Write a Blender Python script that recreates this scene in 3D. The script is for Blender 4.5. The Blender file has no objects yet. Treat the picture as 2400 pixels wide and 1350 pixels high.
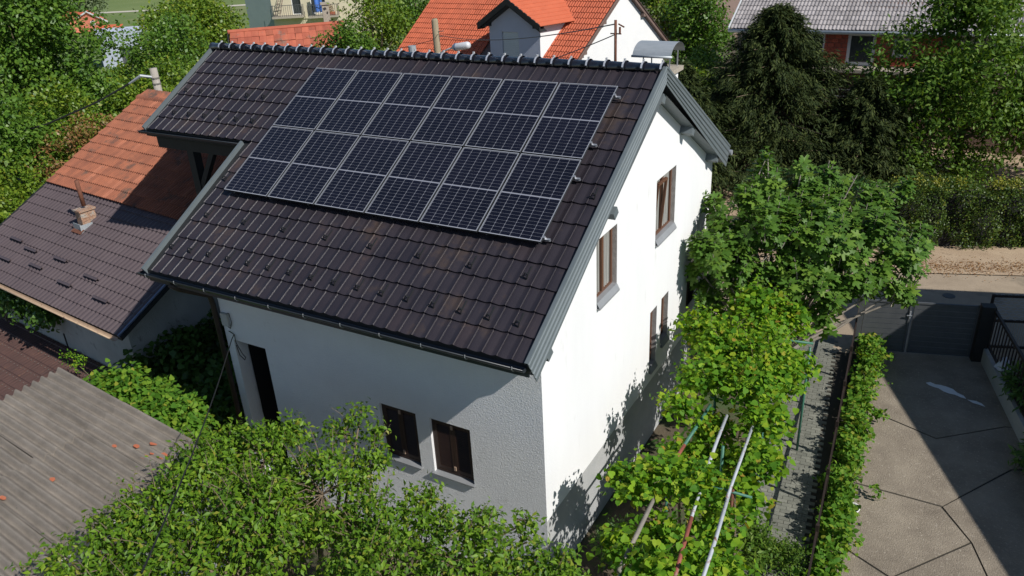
import bpy, math, random
import numpy as np
from mathutils import Matrix, Vector

# ------------------------------------------------------------------ camera, sky, sun, exposure
S = bpy.context.scene
COL = S.collection
CAMP = np.array([4.9986, -9.0973, 11.018])
YAW, PITCH, ROLL = -0.53824, 0.44818, -0.05543
cy_, sy_, cp_, sp_ = math.cos(YAW), math.sin(YAW), math.cos(PITCH), math.sin(PITCH)
fwd = Vector((sy_*cp_, cy_*cp_, -sp_)); rgt = Vector((cy_, -sy_, 0)); upv = rgt.cross(fwd)
cr_, sr_ = math.cos(ROLL), math.sin(ROLL)
r2 = rgt*cr_ + upv*sr_; u2 = upv*cr_ - rgt*sr_
cam = bpy.data.objects.new('camera', bpy.data.cameras.new('camera'))
COL.objects.link(cam)
cam.matrix_world = Matrix(((r2.x, u2.x, -fwd.x, CAMP[0]), (r2.y, u2.y, -fwd.y, CAMP[1]), (r2.z, u2.z, -fwd.z, CAMP[2]), (0, 0, 0, 1)))
cam.data.sensor_width = 36; cam.data.lens = 36*1865.34/2400; cam.data.clip_end = 2000; cam.data.clip_start = .1
S.camera = cam
SUN = Vector((1.0, -0.2, 0.885)).normalized()
w = bpy.data.worlds.new('World'); S.world = w; w.use_nodes = True
nt = w.node_tree; bg = nt.nodes['Background']; sky = nt.nodes.new('ShaderNodeTexSky')
sky.sky_type = 'NISHITA'; sky.sun_disc = False
sky.sun_elevation = math.asin(SUN.z); sky.sun_rotation = math.atan2(SUN.x, SUN.y)
sky.dust_density = .3; sky.ozone_density = 3.5
nt.links.new(sky.outputs[0], bg.inputs[0]); bg.inputs[1].default_value = 0.078
sl = bpy.data.lights.new('sun', 'SUN'); sl.energy = 4.8; sl.angle = math.radians(.55); sl.color = (1, .965, .915)
so = bpy.data.objects.new('sun', sl); COL.objects.link(so); so.rotation_euler = (-SUN).to_track_quat('-Z', 'Y').to_euler()
so.location = (30, -6, 40)
S.view_settings.view_transform = 'Standard'; S.view_settings.look = 'None'
S.view_settings.exposure = 0; S.view_settings.gamma = 1; S.view_settings.use_curve_mapping = False

# ------------------------------------------------------------------ helpers
rng = np.random.default_rng(11); random.seed(5)
V3 = lambda *a: np.array(a, float)
def nrmz(v): v = np.asarray(v, float); return v/np.linalg.norm(v)
def tag(o, label=None, cat=None, group=None, kind=None):
    for k, v in (('label', label), ('category', cat), ('group', group), ('kind', kind)):
        if v: o[k] = v
    return o
def link(name, me, m=None, parent=None, mw=None):
    o = bpy.data.objects.new(name, me); COL.objects.link(o)
    if m is not None and me is not None and len(me.materials) == 0:
        for mm in (m if isinstance(m, (list, tuple)) else [m]): me.materials.append(mm)
    if parent is not None: o.parent = parent
    if mw is not None: o.matrix_basis = mw
    return o
def thing(name, loc, label, cat, group=None):
    o = bpy.data.objects.new(name, None); COL.objects.link(o); o.location = loc
    o.empty_display_size = .3
    return tag(o, label, cat, group)
class MB:
    """collects faces; coordinates are given relative to the parent's origin"""
    def __init__(s, off=(0, 0, 0)): s.v = []; s.f = []; s.mi = []; s.off = np.array(off, float); s.m = 0
    def poly(s, *pts):
        b = len(s.v)
        for p in pts: s.v.append(tuple(np.asarray(p, float)-s.off))
        s.f.append(tuple(range(b, b+len(pts)))); s.mi.append(s.m); return s
    def pb(s, O, A, B, C):   # parallelepiped from corner O with edge vectors
        O, A, B, C = (np.asarray(q, float) for q in (O, A, B, C))
        if np.dot(np.cross(A, B), C) < 0: A, B = B, A
        b = len(s.v)
        for k in range(8): s.v.append(tuple(O+A*(k & 1)+B*((k >> 1) & 1)+C*((k >> 2) & 1)-s.off))
        for q in ((0, 2, 3, 1), (4, 5, 7, 6), (0, 1, 5, 4), (2, 6, 7, 3), (0, 4, 6, 2), (1, 3, 7, 5)):
            s.f.append(tuple(b+i for i in q)); s.mi.append(s.m)
        return s
    def box(s, x0, x1, y0, y1, z0, z1): return s.pb((x0, y0, z0), (x1-x0, 0, 0), (0, y1-y0, 0), (0, 0, z1-z0))
    def bar(s, P, Q, w, h, up=(0, 0, 1)):
        P, Q = np.asarray(P, float), np.asarray(Q, float); d = Q-P; a = np.cross(d, up)
        if np.linalg.norm(a) < 1e-6: a = np.cross(d, (1, 0, 0))
        a = nrmz(a); c = nrmz(np.cross(a, d)); return s.pb(P-a*w/2-c*h/2, d, a*w, c*h)
    def tube(s, pts, r, n=8, cap=True):
        pts = [np.asarray(p, float) for p in pts]; rs = r if hasattr(r, '__len__') else [r]*len(pts)
        rings = []; prev = None
        for i, p in enumerate(pts):
            d = nrmz(pts[min(i+1, len(pts)-1)]-pts[max(i-1, 0)])
            if prev is None: prev = np.cross(d, (0, 0, 1) if abs(d[2]) < .9 else (1, 0, 0))
            a = prev-d*np.dot(prev, d); a = nrmz(a); prev = a; c = np.cross(d, a); b = len(s.v); rings.append(b)
            for k in range(n):
                t = 2*math.pi*k/n; s.v.append(tuple(p+(a*math.cos(t)+c*math.sin(t))*rs[i]-s.off))
        for b, e in zip(rings, rings[1:]):
            for k in range(n):
                k2 = (k+1) % n; s.f.append((b+k, b+k2, e+k2, e+k)); s.mi.append(s.m)
        if cap:
            s.f.append(tuple(rings[0]+k for k in range(n))[::-1]); s.f.append(tuple(rings[-1]+k for k in range(n))); s.mi += [s.m]*2
        return s
    def grid(s, P):       # P[i][j] points
        b = len(s.v); n, m = len(P), len(P[0])
        for row in P:
            for p in row: s.v.append(tuple(np.asarray(p, float)-s.off))
        for i in range(n-1):
            for j in range(m-1):
                s.f.append((b+i*m+j, b+i*m+j+1, b+(i+1)*m+j+1, b+(i+1)*m+j)); s.mi.append(s.m)
        return s
    def build(s, name, m, parent=None, smooth=False):
        me = bpy.data.meshes.new(name); me.from_pydata(s.v, [], s.f)
        o = link(name, me, m, parent)
        if any(s.mi): me.polygons.foreach_set('material_index', s.mi)
        if smooth: me.polygons.foreach_set('use_smooth', [True]*len(s.f))
        return o
def part(parent, name, m, fn, smooth=False):
    b = MB(parent.location); fn(b); o = b.build(name, m, parent, smooth)
    if name == 'stem': o['kind'] = 'stuff'
    return o
def mesh_np(name, verts, faces_flat, fsize, tint=None):
    me = bpy.data.meshes.new(name); nv = len(verts); nf = len(faces_flat)//fsize
    me.vertices.add(nv); me.vertices.foreach_set('co', np.ascontiguousarray(verts, dtype=np.float32).ravel())
    me.loops.add(nf*fsize); me.loops.foreach_set('vertex_index', np.ascontiguousarray(faces_flat, dtype=np.int32))
    me.polygons.add(nf); me.polygons.foreach_set('loop_start', np.arange(0, nf*fsize, fsize, dtype=np.int32))
    me.polygons.foreach_set('loop_total', np.full(nf, fsize, dtype=np.int32))
    if tint is not None:
        a = me.attributes.new('tint', 'FLOAT', 'POINT'); a.data.foreach_set('value', np.ascontiguousarray(tint, dtype=np.float32))
    me.update(calc_edges=True); return me

# ------------------------------------------------------------------ materials
def node(nt, t, **k):
    n = nt.nodes.new(t)
    for a, v in k.items():
        if a in n.inputs: n.inputs[a].default_value = v
        else: setattr(n, a, v)
    return n
def ramp(nt, fac, stops):
    r = nt.nodes.new('ShaderNodeValToRGB'); e = r.color_ramp.elements
    while len(e) < len(stops): e.new(.5)
    for el, (p, c) in zip(e, stops): el.position = p; el.color = (*c, 1) if len(c) == 3 else c
    nt.links.new(fac, r.inputs[0]); return r.outputs[0]
def mixc(nt, f, a, b, mode='MIX'):
    n = nt.nodes.new('ShaderNodeMix'); n.data_type = 'RGBA'; n.blend_type = mode
    for s_, v in ((n.inputs[0], f), (n.inputs[6], a), (n.inputs[7], b)):
        if hasattr(v, 'is_linked'): nt.links.new(v, s_)
        else: s_.default_value = v if not isinstance(v, tuple) else (*v, 1)[:4]
    return n.outputs[2]
def mat(name, c1, c2=None, scale=4., rough=.8, bump=0., bscale=40., spots=None, spot_scale=9., spot_lo=.62, rand=0., metal=0., spec=.5, coat=0., rand_c=None, stretch=None, detail=6., lo=.3, hi=.7, obj=True):
    m = bpy.data.materials.new(name); m.use_nodes = True; t = m.node_tree; b = t.nodes['Principled BSDF']
    b.inputs['Roughness'].default_value = rough; b.inputs['Metallic'].default_value = metal; b.inputs['Specular IOR Level'].default_value = spec
    b.inputs['Coat Weight'].default_value = coat; b.inputs['Coat Roughness'].default_value = .12
    if obj: src = node(t, 'ShaderNodeTexCoord').outputs['Object']
    else: src = node(t, 'ShaderNodeNewGeometry').outputs['Position']
    if stretch:
        mp = node(t, 'ShaderNodeMapping'); mp.inputs['Scale'].default_value = stretch; t.links.new(src, mp.inputs[0]); src = mp.outputs[0]
    n = node(t, 'ShaderNodeTexNoise', Scale=scale, Detail=detail, Roughness=.65); t.links.new(src, n.inputs['Vector'])
    col = ramp(t, n.outputs['Fac'], [(lo, c1), (hi, c2 or c1)])
    if spots:
        n2 = node(t, 'ShaderNodeTexNoise', Scale=spot_scale, Detail=4., Roughness=.7); t.links.new(src, n2.inputs['Vector'])
        f = ramp(t, n2.outputs['Fac'], [(spot_lo, (0, 0, 0)), (spot_lo+.1, (1, 1, 1))]); col = mixc(t, f, col, spots)
    if rand:
        oi = node(t, 'ShaderNodeObjectInfo'); at = node(t, 'ShaderNodeAttribute', attribute_name='tint')
        ad = node(t, 'ShaderNodeMath', operation='ADD'); t.links.new(oi.outputs['Random'], ad.inputs[0]); t.links.new(at.outputs['Fac'], ad.inputs[1])
        fr = node(t, 'ShaderNodeMath', operation='FRACT'); t.links.new(ad.outputs[0], fr.inputs[0])
        rc = ramp(t, fr.outputs[0], rand_c or [(0, (1-rand,)*3), (1, (1+rand,)*3)]); col = mixc(t, 1., col, rc, 'MULTIPLY')
    t.links.new(col, b.inputs['Base Color'])
    if bump:
        n3 = node(t, 'ShaderNodeTexNoise', Scale=bscale, Detail=5., Roughness=.6); t.links.new(src, n3.inputs['Vector'])
        bp = node(t, 'ShaderNodeBump', Strength=min(1, bump), Distance=.02*max(1, bump)); t.links.new(n3.outputs['Fac'], bp.inputs['Height']); t.links.new(bp.outputs[0], b.inputs['Normal'])
    return m
def leafmat(name, stops, trans=.3, rough=.45, spec=.4):
    m = bpy.data.materials.new(name); m.use_nodes = True; t = m.node_tree; b = t.nodes['Principled BSDF']; out = t.nodes['Material Output']
    at = node(t, 'ShaderNodeAttribute', attribute_name='tint'); oi = node(t, 'ShaderNodeObjectInfo')
    ad = node(t, 'ShaderNodeMath', operation='ADD'); t.links.new(oi.outputs['Random'], ad.inputs[0]); t.links.new(at.outputs['Fac'], ad.inputs[1])
    fr = node(t, 'ShaderNodeMath', operation='FRACT'); t.links.new(ad.outputs[0], fr.inputs[0])
    c = ramp(t, fr.outputs[0], stops); t.links.new(c, b.inputs['Base Color']); b.inputs['Roughness'].default_value = rough
    b.inputs['Specular IOR Level'].default_value = spec
    tr = node(t, 'ShaderNodeBsdfTranslucent'); tc = mixc(t, 1., c, (1.3, 1.25, .45), 'MULTIPLY'); t.links.new(tc, tr.inputs[0])
    mx = node(t, 'ShaderNodeMixShader'); mx.inputs[0].default_value = trans
    t.links.new(b.outputs[0], mx.inputs[1]); t.links.new(tr.outputs[0], mx.inputs[2]); t.links.new(mx.outputs[0], out.inputs[0])
    return m
def glassmat(name, col=(.02, .025, .03), rough=.05):
    return mat(name, col, tuple(c*1.6 for c in col), 2., rough, spec=.9, coat=.6)

M = {}
M['tile'] = mat('dark_clay_tile', (.021, .018, .023), (.037, .031, .036), 1.1, .42, .25, 60, spots=(.055, .040, .034), spot_scale=1.1, spot_lo=.58, rand=.25, spec=.5, obj=False,
                rand_c=[(0, (.85, .86, .92)), (.45, (1, .98, 1)), (.85, (1.08, 1.03, 1.03)), (1, (1.3, 1.16, 1.08))])
M['ridge'] = mat('glossy_black_ridge', (.012, .012, .017), (.02, .02, .026), 5, .25, spec=.6, coat=.5)
M['clip'] = mat('bright_steel', (.75, .75, .78), (.8, .8, .82), 5, .32, metal=.5)
M['cladding'] = mat('grey_sheet_metal', (.125, .15, .16), (.15, .175, .185), 3, .55, spec=.4, metal=.15)
M['gutter'] = mat('anthracite_metal', (.022, .027, .033), (.035, .04, .048), 6, .35, spec=.5)
M['stucco'] = mat('rough_white_render', (.73, .73, .73), (.80, .80, .795), .9, .92, .8, 42, spots=(.63, .62, .60), spot_scale=1.4, spot_lo=.63)
M['stucco2'] = mat('smooth_white_render', (.76, .76, .755), (.82, .82, .815), .9, .92, .3, 60, spots=(.68, .67, .65), spot_scale=1.3, spot_lo=.64, stretch=(1, 1, .28))
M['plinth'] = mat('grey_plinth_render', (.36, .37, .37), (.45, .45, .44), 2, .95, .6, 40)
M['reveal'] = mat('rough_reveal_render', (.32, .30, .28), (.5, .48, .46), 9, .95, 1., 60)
M['brownwood'] = mat('brown_varnished_wood', (.10, .045, .025), (.15, .07, .04), 6, .5, .3, 60, stretch=(4, 4, .5))
M['shutter'] = mat('dark_brown_shutter', (.024, .011, .008), (.038, .018, .011), 6, .55, .3, 60)
M['bleached'] = mat('bleached_wood_sill', (.30, .20, .14), (.42, .30, .22), 8, .8, .3, 60)
M['sill'] = mat('grey_metal_sill', (.26, .27, .28), (.32, .33, .34), 4, .5, metal=.2)
M['glass'] = glassmat('dark_window_glass', (.035, .04, .042))
M['curtain'] = mat('pale_curtain', (.22, .22, .20), (.36, .35, .32), 8, .9, stretch=(8, 8, .3))
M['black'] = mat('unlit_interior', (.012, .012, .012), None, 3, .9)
M['darkwood'] = mat('black_stained_timber', (.012, .013, .014), (.02, .021, .022), 5, .6, .2, 60)
M['frame_al'] = mat('aluminium_frame', (.58, .59, .62), (.63, .64, .67), 5, .4, metal=.5)
M['backsheet'] = mat('white_grid_backsheet', (.24, .25, .29), (.28, .29, .33), 5, .25, spec=.4, coat=.4)
M['cell'] = mat('dark_solar_cell', (.0055, .006, .012), (.010, .010, .019), 1.1, .2, spec=.35, coat=.3, obj=False)
M['frame_side'] = mat('shaded_frame_side', (.022, .025, .028), (.035, .038, .042), 5, .6)  # silver frame sides coloured near-black, shade of the panel gaps painted in
M['rail'] = mat('dull_aluminium_rail', (.45, .46, .48), (.55, .56, .58), 5, .4, metal=.7)
M['zinc'] = mat('weathered_zinc', (.36, .40, .42), (.46, .49, .51), 5, .5, metal=.35, stretch=(1, 6, 1))
M['concrete'] = mat('old_concrete', (.33, .29, .23), (.42, .37, .30), 5, .95, .6, 50, spots=(.25, .21, .16))
M['orangetile'] = mat('weathered_orange_tile', (.23, .085, .05), (.36, .13, .07), 2.2, .9, .3, 60, spots=(.13, .075, .055), spot_scale=1.3, spot_lo=.55, obj=False,
                      rand=.2, rand_c=[(0, (.8, .8, .84)), (.25, (.95, .94, .94)), (.9, (1.05, 1.02, 1)), (1, (1.25, 1.3, 1.35))])
M['redtile'] = mat('new_red_tile', (.47, .105, .045), (.54, .125, .055), 2, .7, .2, 60, rand=.1, obj=False)
M['oldred'] = mat('old_flat_clay_tile', (.34, .085, .05), (.42, .12, .065), 2, .85, .3, 50, spots=(.22, .12, .09), spot_scale=1.2, spot_lo=.6, rand=.2, obj=False)
M['greytile'] = mat('old_grey_concrete_tile', (.27, .25, .25), (.36, .33, .32), 2, .9, .3, 50, spots=(.17, .15, .15), spot_scale=1.5, spot_lo=.6, rand=.2, obj=False)
M['brownmetal'] = mat('brown_metal_sheet', (.082, .062, .066), (.10, .077, .08), 1.5, .45, spec=.45, rand=.05)
M['rustmetal'] = mat('rusty_brown_metal', (.06, .032, .028), (.10, .05, .04), 2.5, .7, .2, 50, spots=(.22, .12, .06), spot_scale=5, spot_lo=.64)
M['asbestos'] = mat('weathered_fibre_cement', (.19, .165, .135), (.31, .27, .225), 2.2, .97, .8, 60, spots=(.17, .15, .13), spot_scale=12, spot_lo=.62, rand=.06, stretch=(1, 2.2, 1))
M['terracotta'] = mat('terracotta_shard', (.5, .13, .06), (.55, .2, .1), 8, .9)
M['oldwall'] = mat('grimy_white_wall', (.38, .38, .36), (.5, .5, .47), 1.2, .95, .5, 30, spots=(.25, .24, .22), spot_scale=2)
M['tangutter'] = mat('tan_painted_gutter', (.42, .30, .2), (.5, .36, .24), 6, .6, spots=(.2, .12, .08), spot_scale=7, spot_lo=.6)
M['bluetrim'] = mat('blue_grey_trim', (.10, .14, .22), (.13, .17, .26), 4, .45)
M['brick'] = mat('crumbling_brick', (.33, .16, .09), (.42, .31, .23), 9, .95, 1., 60, spots=(.42, .38, .33), spot_scale=5, spot_lo=.52)
M['rust'] = mat('rusty_iron', (.10, .035, .02), (.2, .08, .045), 9, .8, .3, 60)
M['wood_pole'] = mat('weathered_pole_wood', (.26, .21, .14), (.38, .31, .2), 5, .9, .6, 50, stretch=(6, 6, .4))
M['conc_pole'] = mat('weathered_grey_pole', (.30, .27, .23), (.42, .38, .33), 6, .95, .7, 40, stretch=(3, 3, .7))
M['lampgrey'] = mat('light_grey_lamp', (.55, .56, .58), (.62, .63, .65), 5, .4)
M['cable'] = mat('black_cable', (.015, .015, .016), None, 5, .6)
M['wire'] = mat('grey_wire', (.16, .15, .13), None, 5, .6)
M['bluewall'] = mat('pale_lilac_render', (.46, .50, .60), (.50, .54, .64), 2, .95, .2, 50)
M['whitewall'] = mat('clean_white_wall', (.76, .76, .75), (.81, .81, .79), 1, .95, .15, 40)
M['whiteframe'] = mat('white_plastic_frame', (.62, .64, .65), None, 3, .5)
M['brownboard'] = mat('brown_fascia_board', (.15, .10, .085), (.2, .135, .11), 5, .7, .2, 50)
M['shade_blue'] = mat('closed_roller_shutter', (.55, .62, .64), (.6, .66, .68), 3, .6)
M['redbrick'] = mat('hollow_red_brick', (.30, .06, .035), (.38, .09, .05), 5, .9, .4, 50, rand=.25)
M['mortar'] = mat('pale_mortar', (.45, .38, .33), None, 5, .95)
M['cream'] = mat('cream_facade', (.58, .52, .36), (.65, .58, .42), 1, .95)
M['teal'] = mat('grey_green_facade', (.27, .33, .32), (.31, .37, .36), 1, .95)
M['salmon'] = mat('salmon_facade', (.6, .19, .12), (.66, .23, .15), 1, .95)
M['pinkhouse'] = mat('pink_beige_facade', (.55, .38, .3), (.6, .42, .34), 1, .95)
M['asphalt'] = mat('dusty_road_surface', (.30, .235, .165), (.39, .31, .22), 1.2, .95, .4, 60, spots=(.26, .21, .15), spot_scale=.8, spot_lo=.55, obj=False)
M['sand'] = mat('sandy_verge_earth', (.36, .26, .17), (.46, .35, .235), 1.1, .97, .8, 30, spots=(.24, .17, .11), spot_scale=3.5, spot_lo=.58, obj=False)
M['ground'] = mat('garden_earth', (.07, .055, .035), (.12, .095, .06), 1.2, .97, .8, 20, spots=(.06, .09, .03), spot_scale=.8, spot_lo=.5, obj=False)
M['grass'] = mat('mown_meadow', (.11, .17, .045), (.17, .22, .07), .08, .97, .3, 5, spots=(.24, .24, .11), spot_scale=.05, spot_lo=.55, obj=False)
M['lane'] = mat('pale_gravel_lane', (.5, .46, .38), (.56, .52, .44), 1, .97, obj=False)
M['drive'] = mat('exposed_aggregate_concrete', (.185, .152, .115), (.32, .27, .205), 1.1, .95, 1., 40, spots=(.40, .35, .28), spot_scale=18, spot_lo=.58, obj=False, rand=.05)
M['joint'] = mat('dark_joint', (.045, .04, .03), None, 3, .97)
M['paver'] = mat('grey_green_paver', (.16, .165, .135), (.23, .23, .19), 4, .95, .5, 60, rand=.16, obj=False)
M['whitepaint'] = mat('spilled_white_paint', (.68, .68, .66), (.75, .75, .73), 4, .7)
M['fencemetal'] = mat('anthracite_fence_metal', (.075, .08, .085), (.10, .105, .11), 4, .45)
M['fencedark'] = mat('brown_black_railing', (.022, .014, .011), (.035, .022, .016), 6, .6)
M['galv'] = mat('galvanised_wire', (.42, .44, .46), None, 6, .5, metal=.5)
M['bark'] = mat('grey_brown_bark', (.13, .095, .06), (.22, .17, .115), 9, .95, .8, 50)
M['figbark'] = mat('pale_fig_bark', (.24, .21, .17), (.33, .29, .24), 7, .9, .4, 50)
M['green_paint'] = mat('flaking_green_paint', (.035, .13, .085), (.06, .19, .13), 7, .55, spots=(.3, .4, .36), spot_scale=14, spot_lo=.66)
M['white_paint'] = mat('flaking_white_paint', (.34, .37, .42), (.50, .52, .54), 5, .6, spots=(.22, .09, .06), spot_scale=5, spot_lo=.56)
M['red_paint'] = mat('red_primer_paint', (.24, .065, .045), (.32, .10, .07), 7, .65, spots=(.2, .22, .2), spot_scale=6, spot_lo=.62)
M['greyslat'] = mat('weathered_grey_wood', (.20, .18, .15), (.3, .27, .23), 7, .9, .3, 50)
L_ = {}
L_['pear'] = leafmat('pear_leaf', [(0, (.06, .14, .010)), (.5, (.112, .22, .015)), (.88, (.18, .30, .022)), (1, (.25, .25, .035))], .25, .5, .28)
L_['vine'] = leafmat('vine_leaf', [(0, (.06, .175, .014)), (.4, (.13, .28, .018)), (.8, (.23, .38, .022)), (.97, (.31, .39, .03)), (1, (.32, .20, .04))], .36, .6, .18)
L_['ivy'] = leafmat('fence_vine_leaf', [(0, (.065, .175, .018)), (.5, (.11, .245, .024)), (.88, (.19, .31, .03)), (1, (.30, .30, .04))], .34, .6, .18)
L_['fig'] = leafmat('fig_leaf', [(0, (.06, .135, .018)), (.6, (.095, .195, .026)), (1, (.16, .26, .035))], .26, .5, .28)
L_['tree'] = leafmat('broad_leaf', [(0, (.055, .13, .014)), (.5, (.09, .185, .02)), (1, (.14, .24, .028))], .25)
L_['mid'] = leafmat('yellow_green_leaf', [(0, (.085, .16, .014)), (.5, (.14, .23, .018)), (.9, (.20, .28, .024)), (1, (.26, .26, .03))], .28)
L_['autumn'] = leafmat('reddish_brown_leaf', [(0, (.20, .12, .04)), (.5, (.28, .13, .05)), (1, (.2, .19, .05))], .2)
L_['cherry'] = leafmat('cherry_leaf', [(0, (.06, .13, .015)), (.6, (.10, .19, .022)), (1, (.16, .24, .03))], .3, .55, .25)
L_['conifer'] = leafmat('dark_conifer_spray', [(0, (.020, .034, .009)), (.6, (.036, .055, .014)), (1, (.085, .105, .026))], .1, .7, .2)
L_['hedge'] = leafmat('privet_leaf', [(0, (.035, .07, .010)), (.5, (.058, .11, .014)), (.9, (.10, .155, .02)), (1, (.22, .24, .03))], .2)
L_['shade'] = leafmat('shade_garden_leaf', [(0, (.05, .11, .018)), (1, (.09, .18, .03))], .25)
L_['willow'] = leafmat('grey_green_leaf', [(0, (.14, .19, .09)), (1, (.19, .24, .12))], .2)
L_['dry'] = leafmat('dry_fallen_leaf', [(0, (.20, .09, .035)), (.5, (.3, .16, .07)), (1, (.38, .25, .12))], .1)

# ------------------------------------------------------------------ foliage
def tmpl(kind):
    if kind == 'quad': return V3(0, 0, 0, -.3, .5, .03, 0, 1, 0, .3, .5, .03).reshape(-1, 3), [(0, 1, 2, 3)]
    if kind == 'spray': return V3(0, 0, 0, -.17, .45, -.02, 0, 1, -.12, .17, .45, -.02).reshape(-1, 3), [(0, 1, 2, 3)]
    if kind == 'oval': return V3(0, 0, 0, -.24, .42, .07, 0, 1, -.16, .24, .42, .07, 0, .45, -.01).reshape(-1, 3), [(0, 1, 4), (1, 2, 4), (2, 3, 4), (3, 0, 4)]
    if kind == 'heart':
        p = [(0, 0), (-.22, -.12), (-.5, .1), (-.42, .5), (0, 1), (.42, .5), (.5, .1), (.22, -.12)]
        v = [(x, y, .12*abs(x)-.12*y*y) for x, y in p]+[(0, .35, 0)]
        return V3(*[q for t in v for q in t]).reshape(-1, 3), [(i, (i+1) % 8, 8) for i in range(8)][::-1]
    if kind == 'lobed':
        p = []
        for a, r in ((-180, .12), (-135, .55), (-105, .58), (-85, .42), (-62, .84), (-46, .82), (-27, .46), (-9, .98), (9, .98), (27, .46), (46, .82), (62, .84), (85, .42), (105, .58), (135, .55)):
            t = math.radians(a); p.append((math.sin(t)*r, math.cos(t)*r+.25))
        v = [(x, y, .1*abs(x)-.18*max(0, y)**2) for x, y in p]+[(0, .3, .02)]
        return V3(*[q for t in v for q in t]).reshape(-1, 3), [(i, (i+1) % 15, 15) for i in range(15)][::-1]
TM = {k: tmpl(k) for k in ('quad', 'spray', 'oval', 'heart', 'lobed')}
def basis(d, n):
    d = d/np.linalg.norm(d, axis=1, keepdims=True); x = np.cross(d, n); x /= np.linalg.norm(x, axis=1, keepdims=True)+1e-9
    return x, d, np.cross(x, d)
def leaves(name, kind, pos, dr, nr, size, m, parent, k_parts=0, part_name='leaf', stuff=True, wid=1.):
    """one mesh of leaves; the k_parts leaves nearest the camera become objects of their own"""
    v, f = TM[kind]; v = v*np.array([wid, 1, 1]); off = np.array(parent.location) if parent is not None else np.zeros(3)
    x, y, z = basis(dr, nr); n = len(pos); tint = rng.random(n)
    if k_parts:
        key = np.linalg.norm(pos-CAMP, axis=1)/np.maximum(size, 1e-3)-z@nrmz(CAMP-pos.mean(0))*12
        order = np.argsort(key); sel = order[:k_parts]; rest = order[k_parts:]
        me = bpy.data.meshes.new(part_name); me.from_pydata([tuple(q) for q in v], [], f); me.materials.append(m)
        for i in sel:
            o = bpy.data.objects.new(part_name, me); COL.objects.link(o); o.parent = parent; s_ = size[i]; p = pos[i]-off
            o.matrix_basis = Matrix([[x[i][r]*s_, y[i][r]*s_, z[i][r]*s_, p[r]] for r in range(3)]+[[0, 0, 0, 1]])
        pos, x, y, z, size, tint = pos[rest], x[rest], y[rest], z[rest], size[rest], tint[rest]; n = len(rest)
    W = (x[:, None, :]*v[None, :, 0, None]+y[:, None, :]*v[None, :, 1, None]+z[:, None, :]*v[None, :, 2, None])*size[:, None, None]+(pos-off)[:, None, :]
    fa = np.array(f); F = (fa[None]+(np.arange(n)*len(v))[:, None, None]).reshape(-1)
    o = link(name, mesh_np(name, W.reshape(-1, 3), F, fa.shape[1], np.repeat(tint, len(v))), m, parent)
    if stuff: o['kind'] = 'stuff'
    return o
def crown(blobs, n, cl=.35, per=22, up=.55, inner=.25, squash=1., droop=.3, holes=0.):
    """leaf positions in clumps on the shells of blobs (x,y,z,r[,rz])"""
    B = np.array([list(b[:4])+[b[4] if len(b) > 4 else b[3]*squash] for b in blobs], float)
    wt = B[:, 3]**2; nc = max(len(B), int(n/per)); bi = rng.choice(len(B), nc, p=wt/wt.sum()); b = B[bi]
    d = rng.normal(size=(nc, 3)); d[:, 2] += up*1.1; d /= np.linalg.norm(d, axis=1, keepdims=True)
    rr = np.where(rng.random(nc) < inner, rng.uniform(.3, .8, nc), rng.uniform(.78, 1.08, nc))
    C = b[:, :3]+d*rr[:, None]*np.stack([b[:, 3], b[:, 3], b[:, 4]], 1)
    if holes:
        hb = B[rng.integers(len(B), size=int(len(B)*holes))]; hd = rng.normal(size=(len(hb), 3)); hd[:, 2] = np.abs(hd[:, 2])*.8; hd[:, 1] -= .5; hd /= np.linalg.norm(hd, axis=1, keepdims=True)
        hc = hb[:, :3]+hd*hb[:, 3:4]; hr = hb[:, 3]*rng.uniform(.28, .5, len(hb)); keep = np.ones(nc, bool)
        for q_, R_ in zip(hc, hr): keep &= np.linalg.norm(C-q_, axis=1) > R_
        C, d = C[keep], d[keep]; nc = len(C)
    pos = np.repeat(C, per, 0)+rng.normal(size=(nc*per, 3))*cl*.5; out = np.repeat(d, per, 0)
    dr = out*.5+rng.normal(size=pos.shape)*.7+np.array([0, 0, -droop]); nr = out*.55+rng.normal(size=pos.shape)*.45+np.array([0, 0, up])
    return pos, dr, nr, C
def shoots(parent, C, n, kind, m, size, lmin=.3, lmax=.65, name='shoot', up=.6, wid=1.):
    top = C[np.argsort(-(C[:, 2]+rng.normal(size=len(C))*.4))[:max(n*2, 20)]]; c0 = C.mean(0); P, D, N, Z = [], [], [], []; b = MB(parent.location)
    for k in range(n):
        a = top[rng.integers(len(top))]; d = nrmz(nrmz(a-c0)*.6+rng.normal(size=3)*.5+V3(0, 0, up)); L = rng.uniform(lmin, lmax); e = nrmz(rng.normal(size=3)); pts = [a, a+d*L*.5+e*.04, a+d*L+e*.1-V3(0, 0, .04)]
        b.tube(pts, [.007, .005, .003], 4, False); nl = int(L/.055)
        for q in range(nl):
            t = (q+1)/nl; sd_ = nrmz(np.cross(d, e))*(1 if q % 2 else -1); P.append(a+d*L*t+e*.1*t*t); D.append(sd_*.8+d*.6+V3(0, 0, -.2)+rng.normal(size=3)*.2); N.append(d*.4+V3(0, 0, .8)+rng.normal(size=3)*.3); Z.append(size*(1.05-.5*t)*rng.uniform(.8, 1.2))
    leaves(name, kind, np.array(P), np.array(D), np.array(N), np.array(Z), m, parent, wid=wid); b.build(name+'_stem', m if False else M['bark'], parent)['kind'] = 'stuff'
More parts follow.
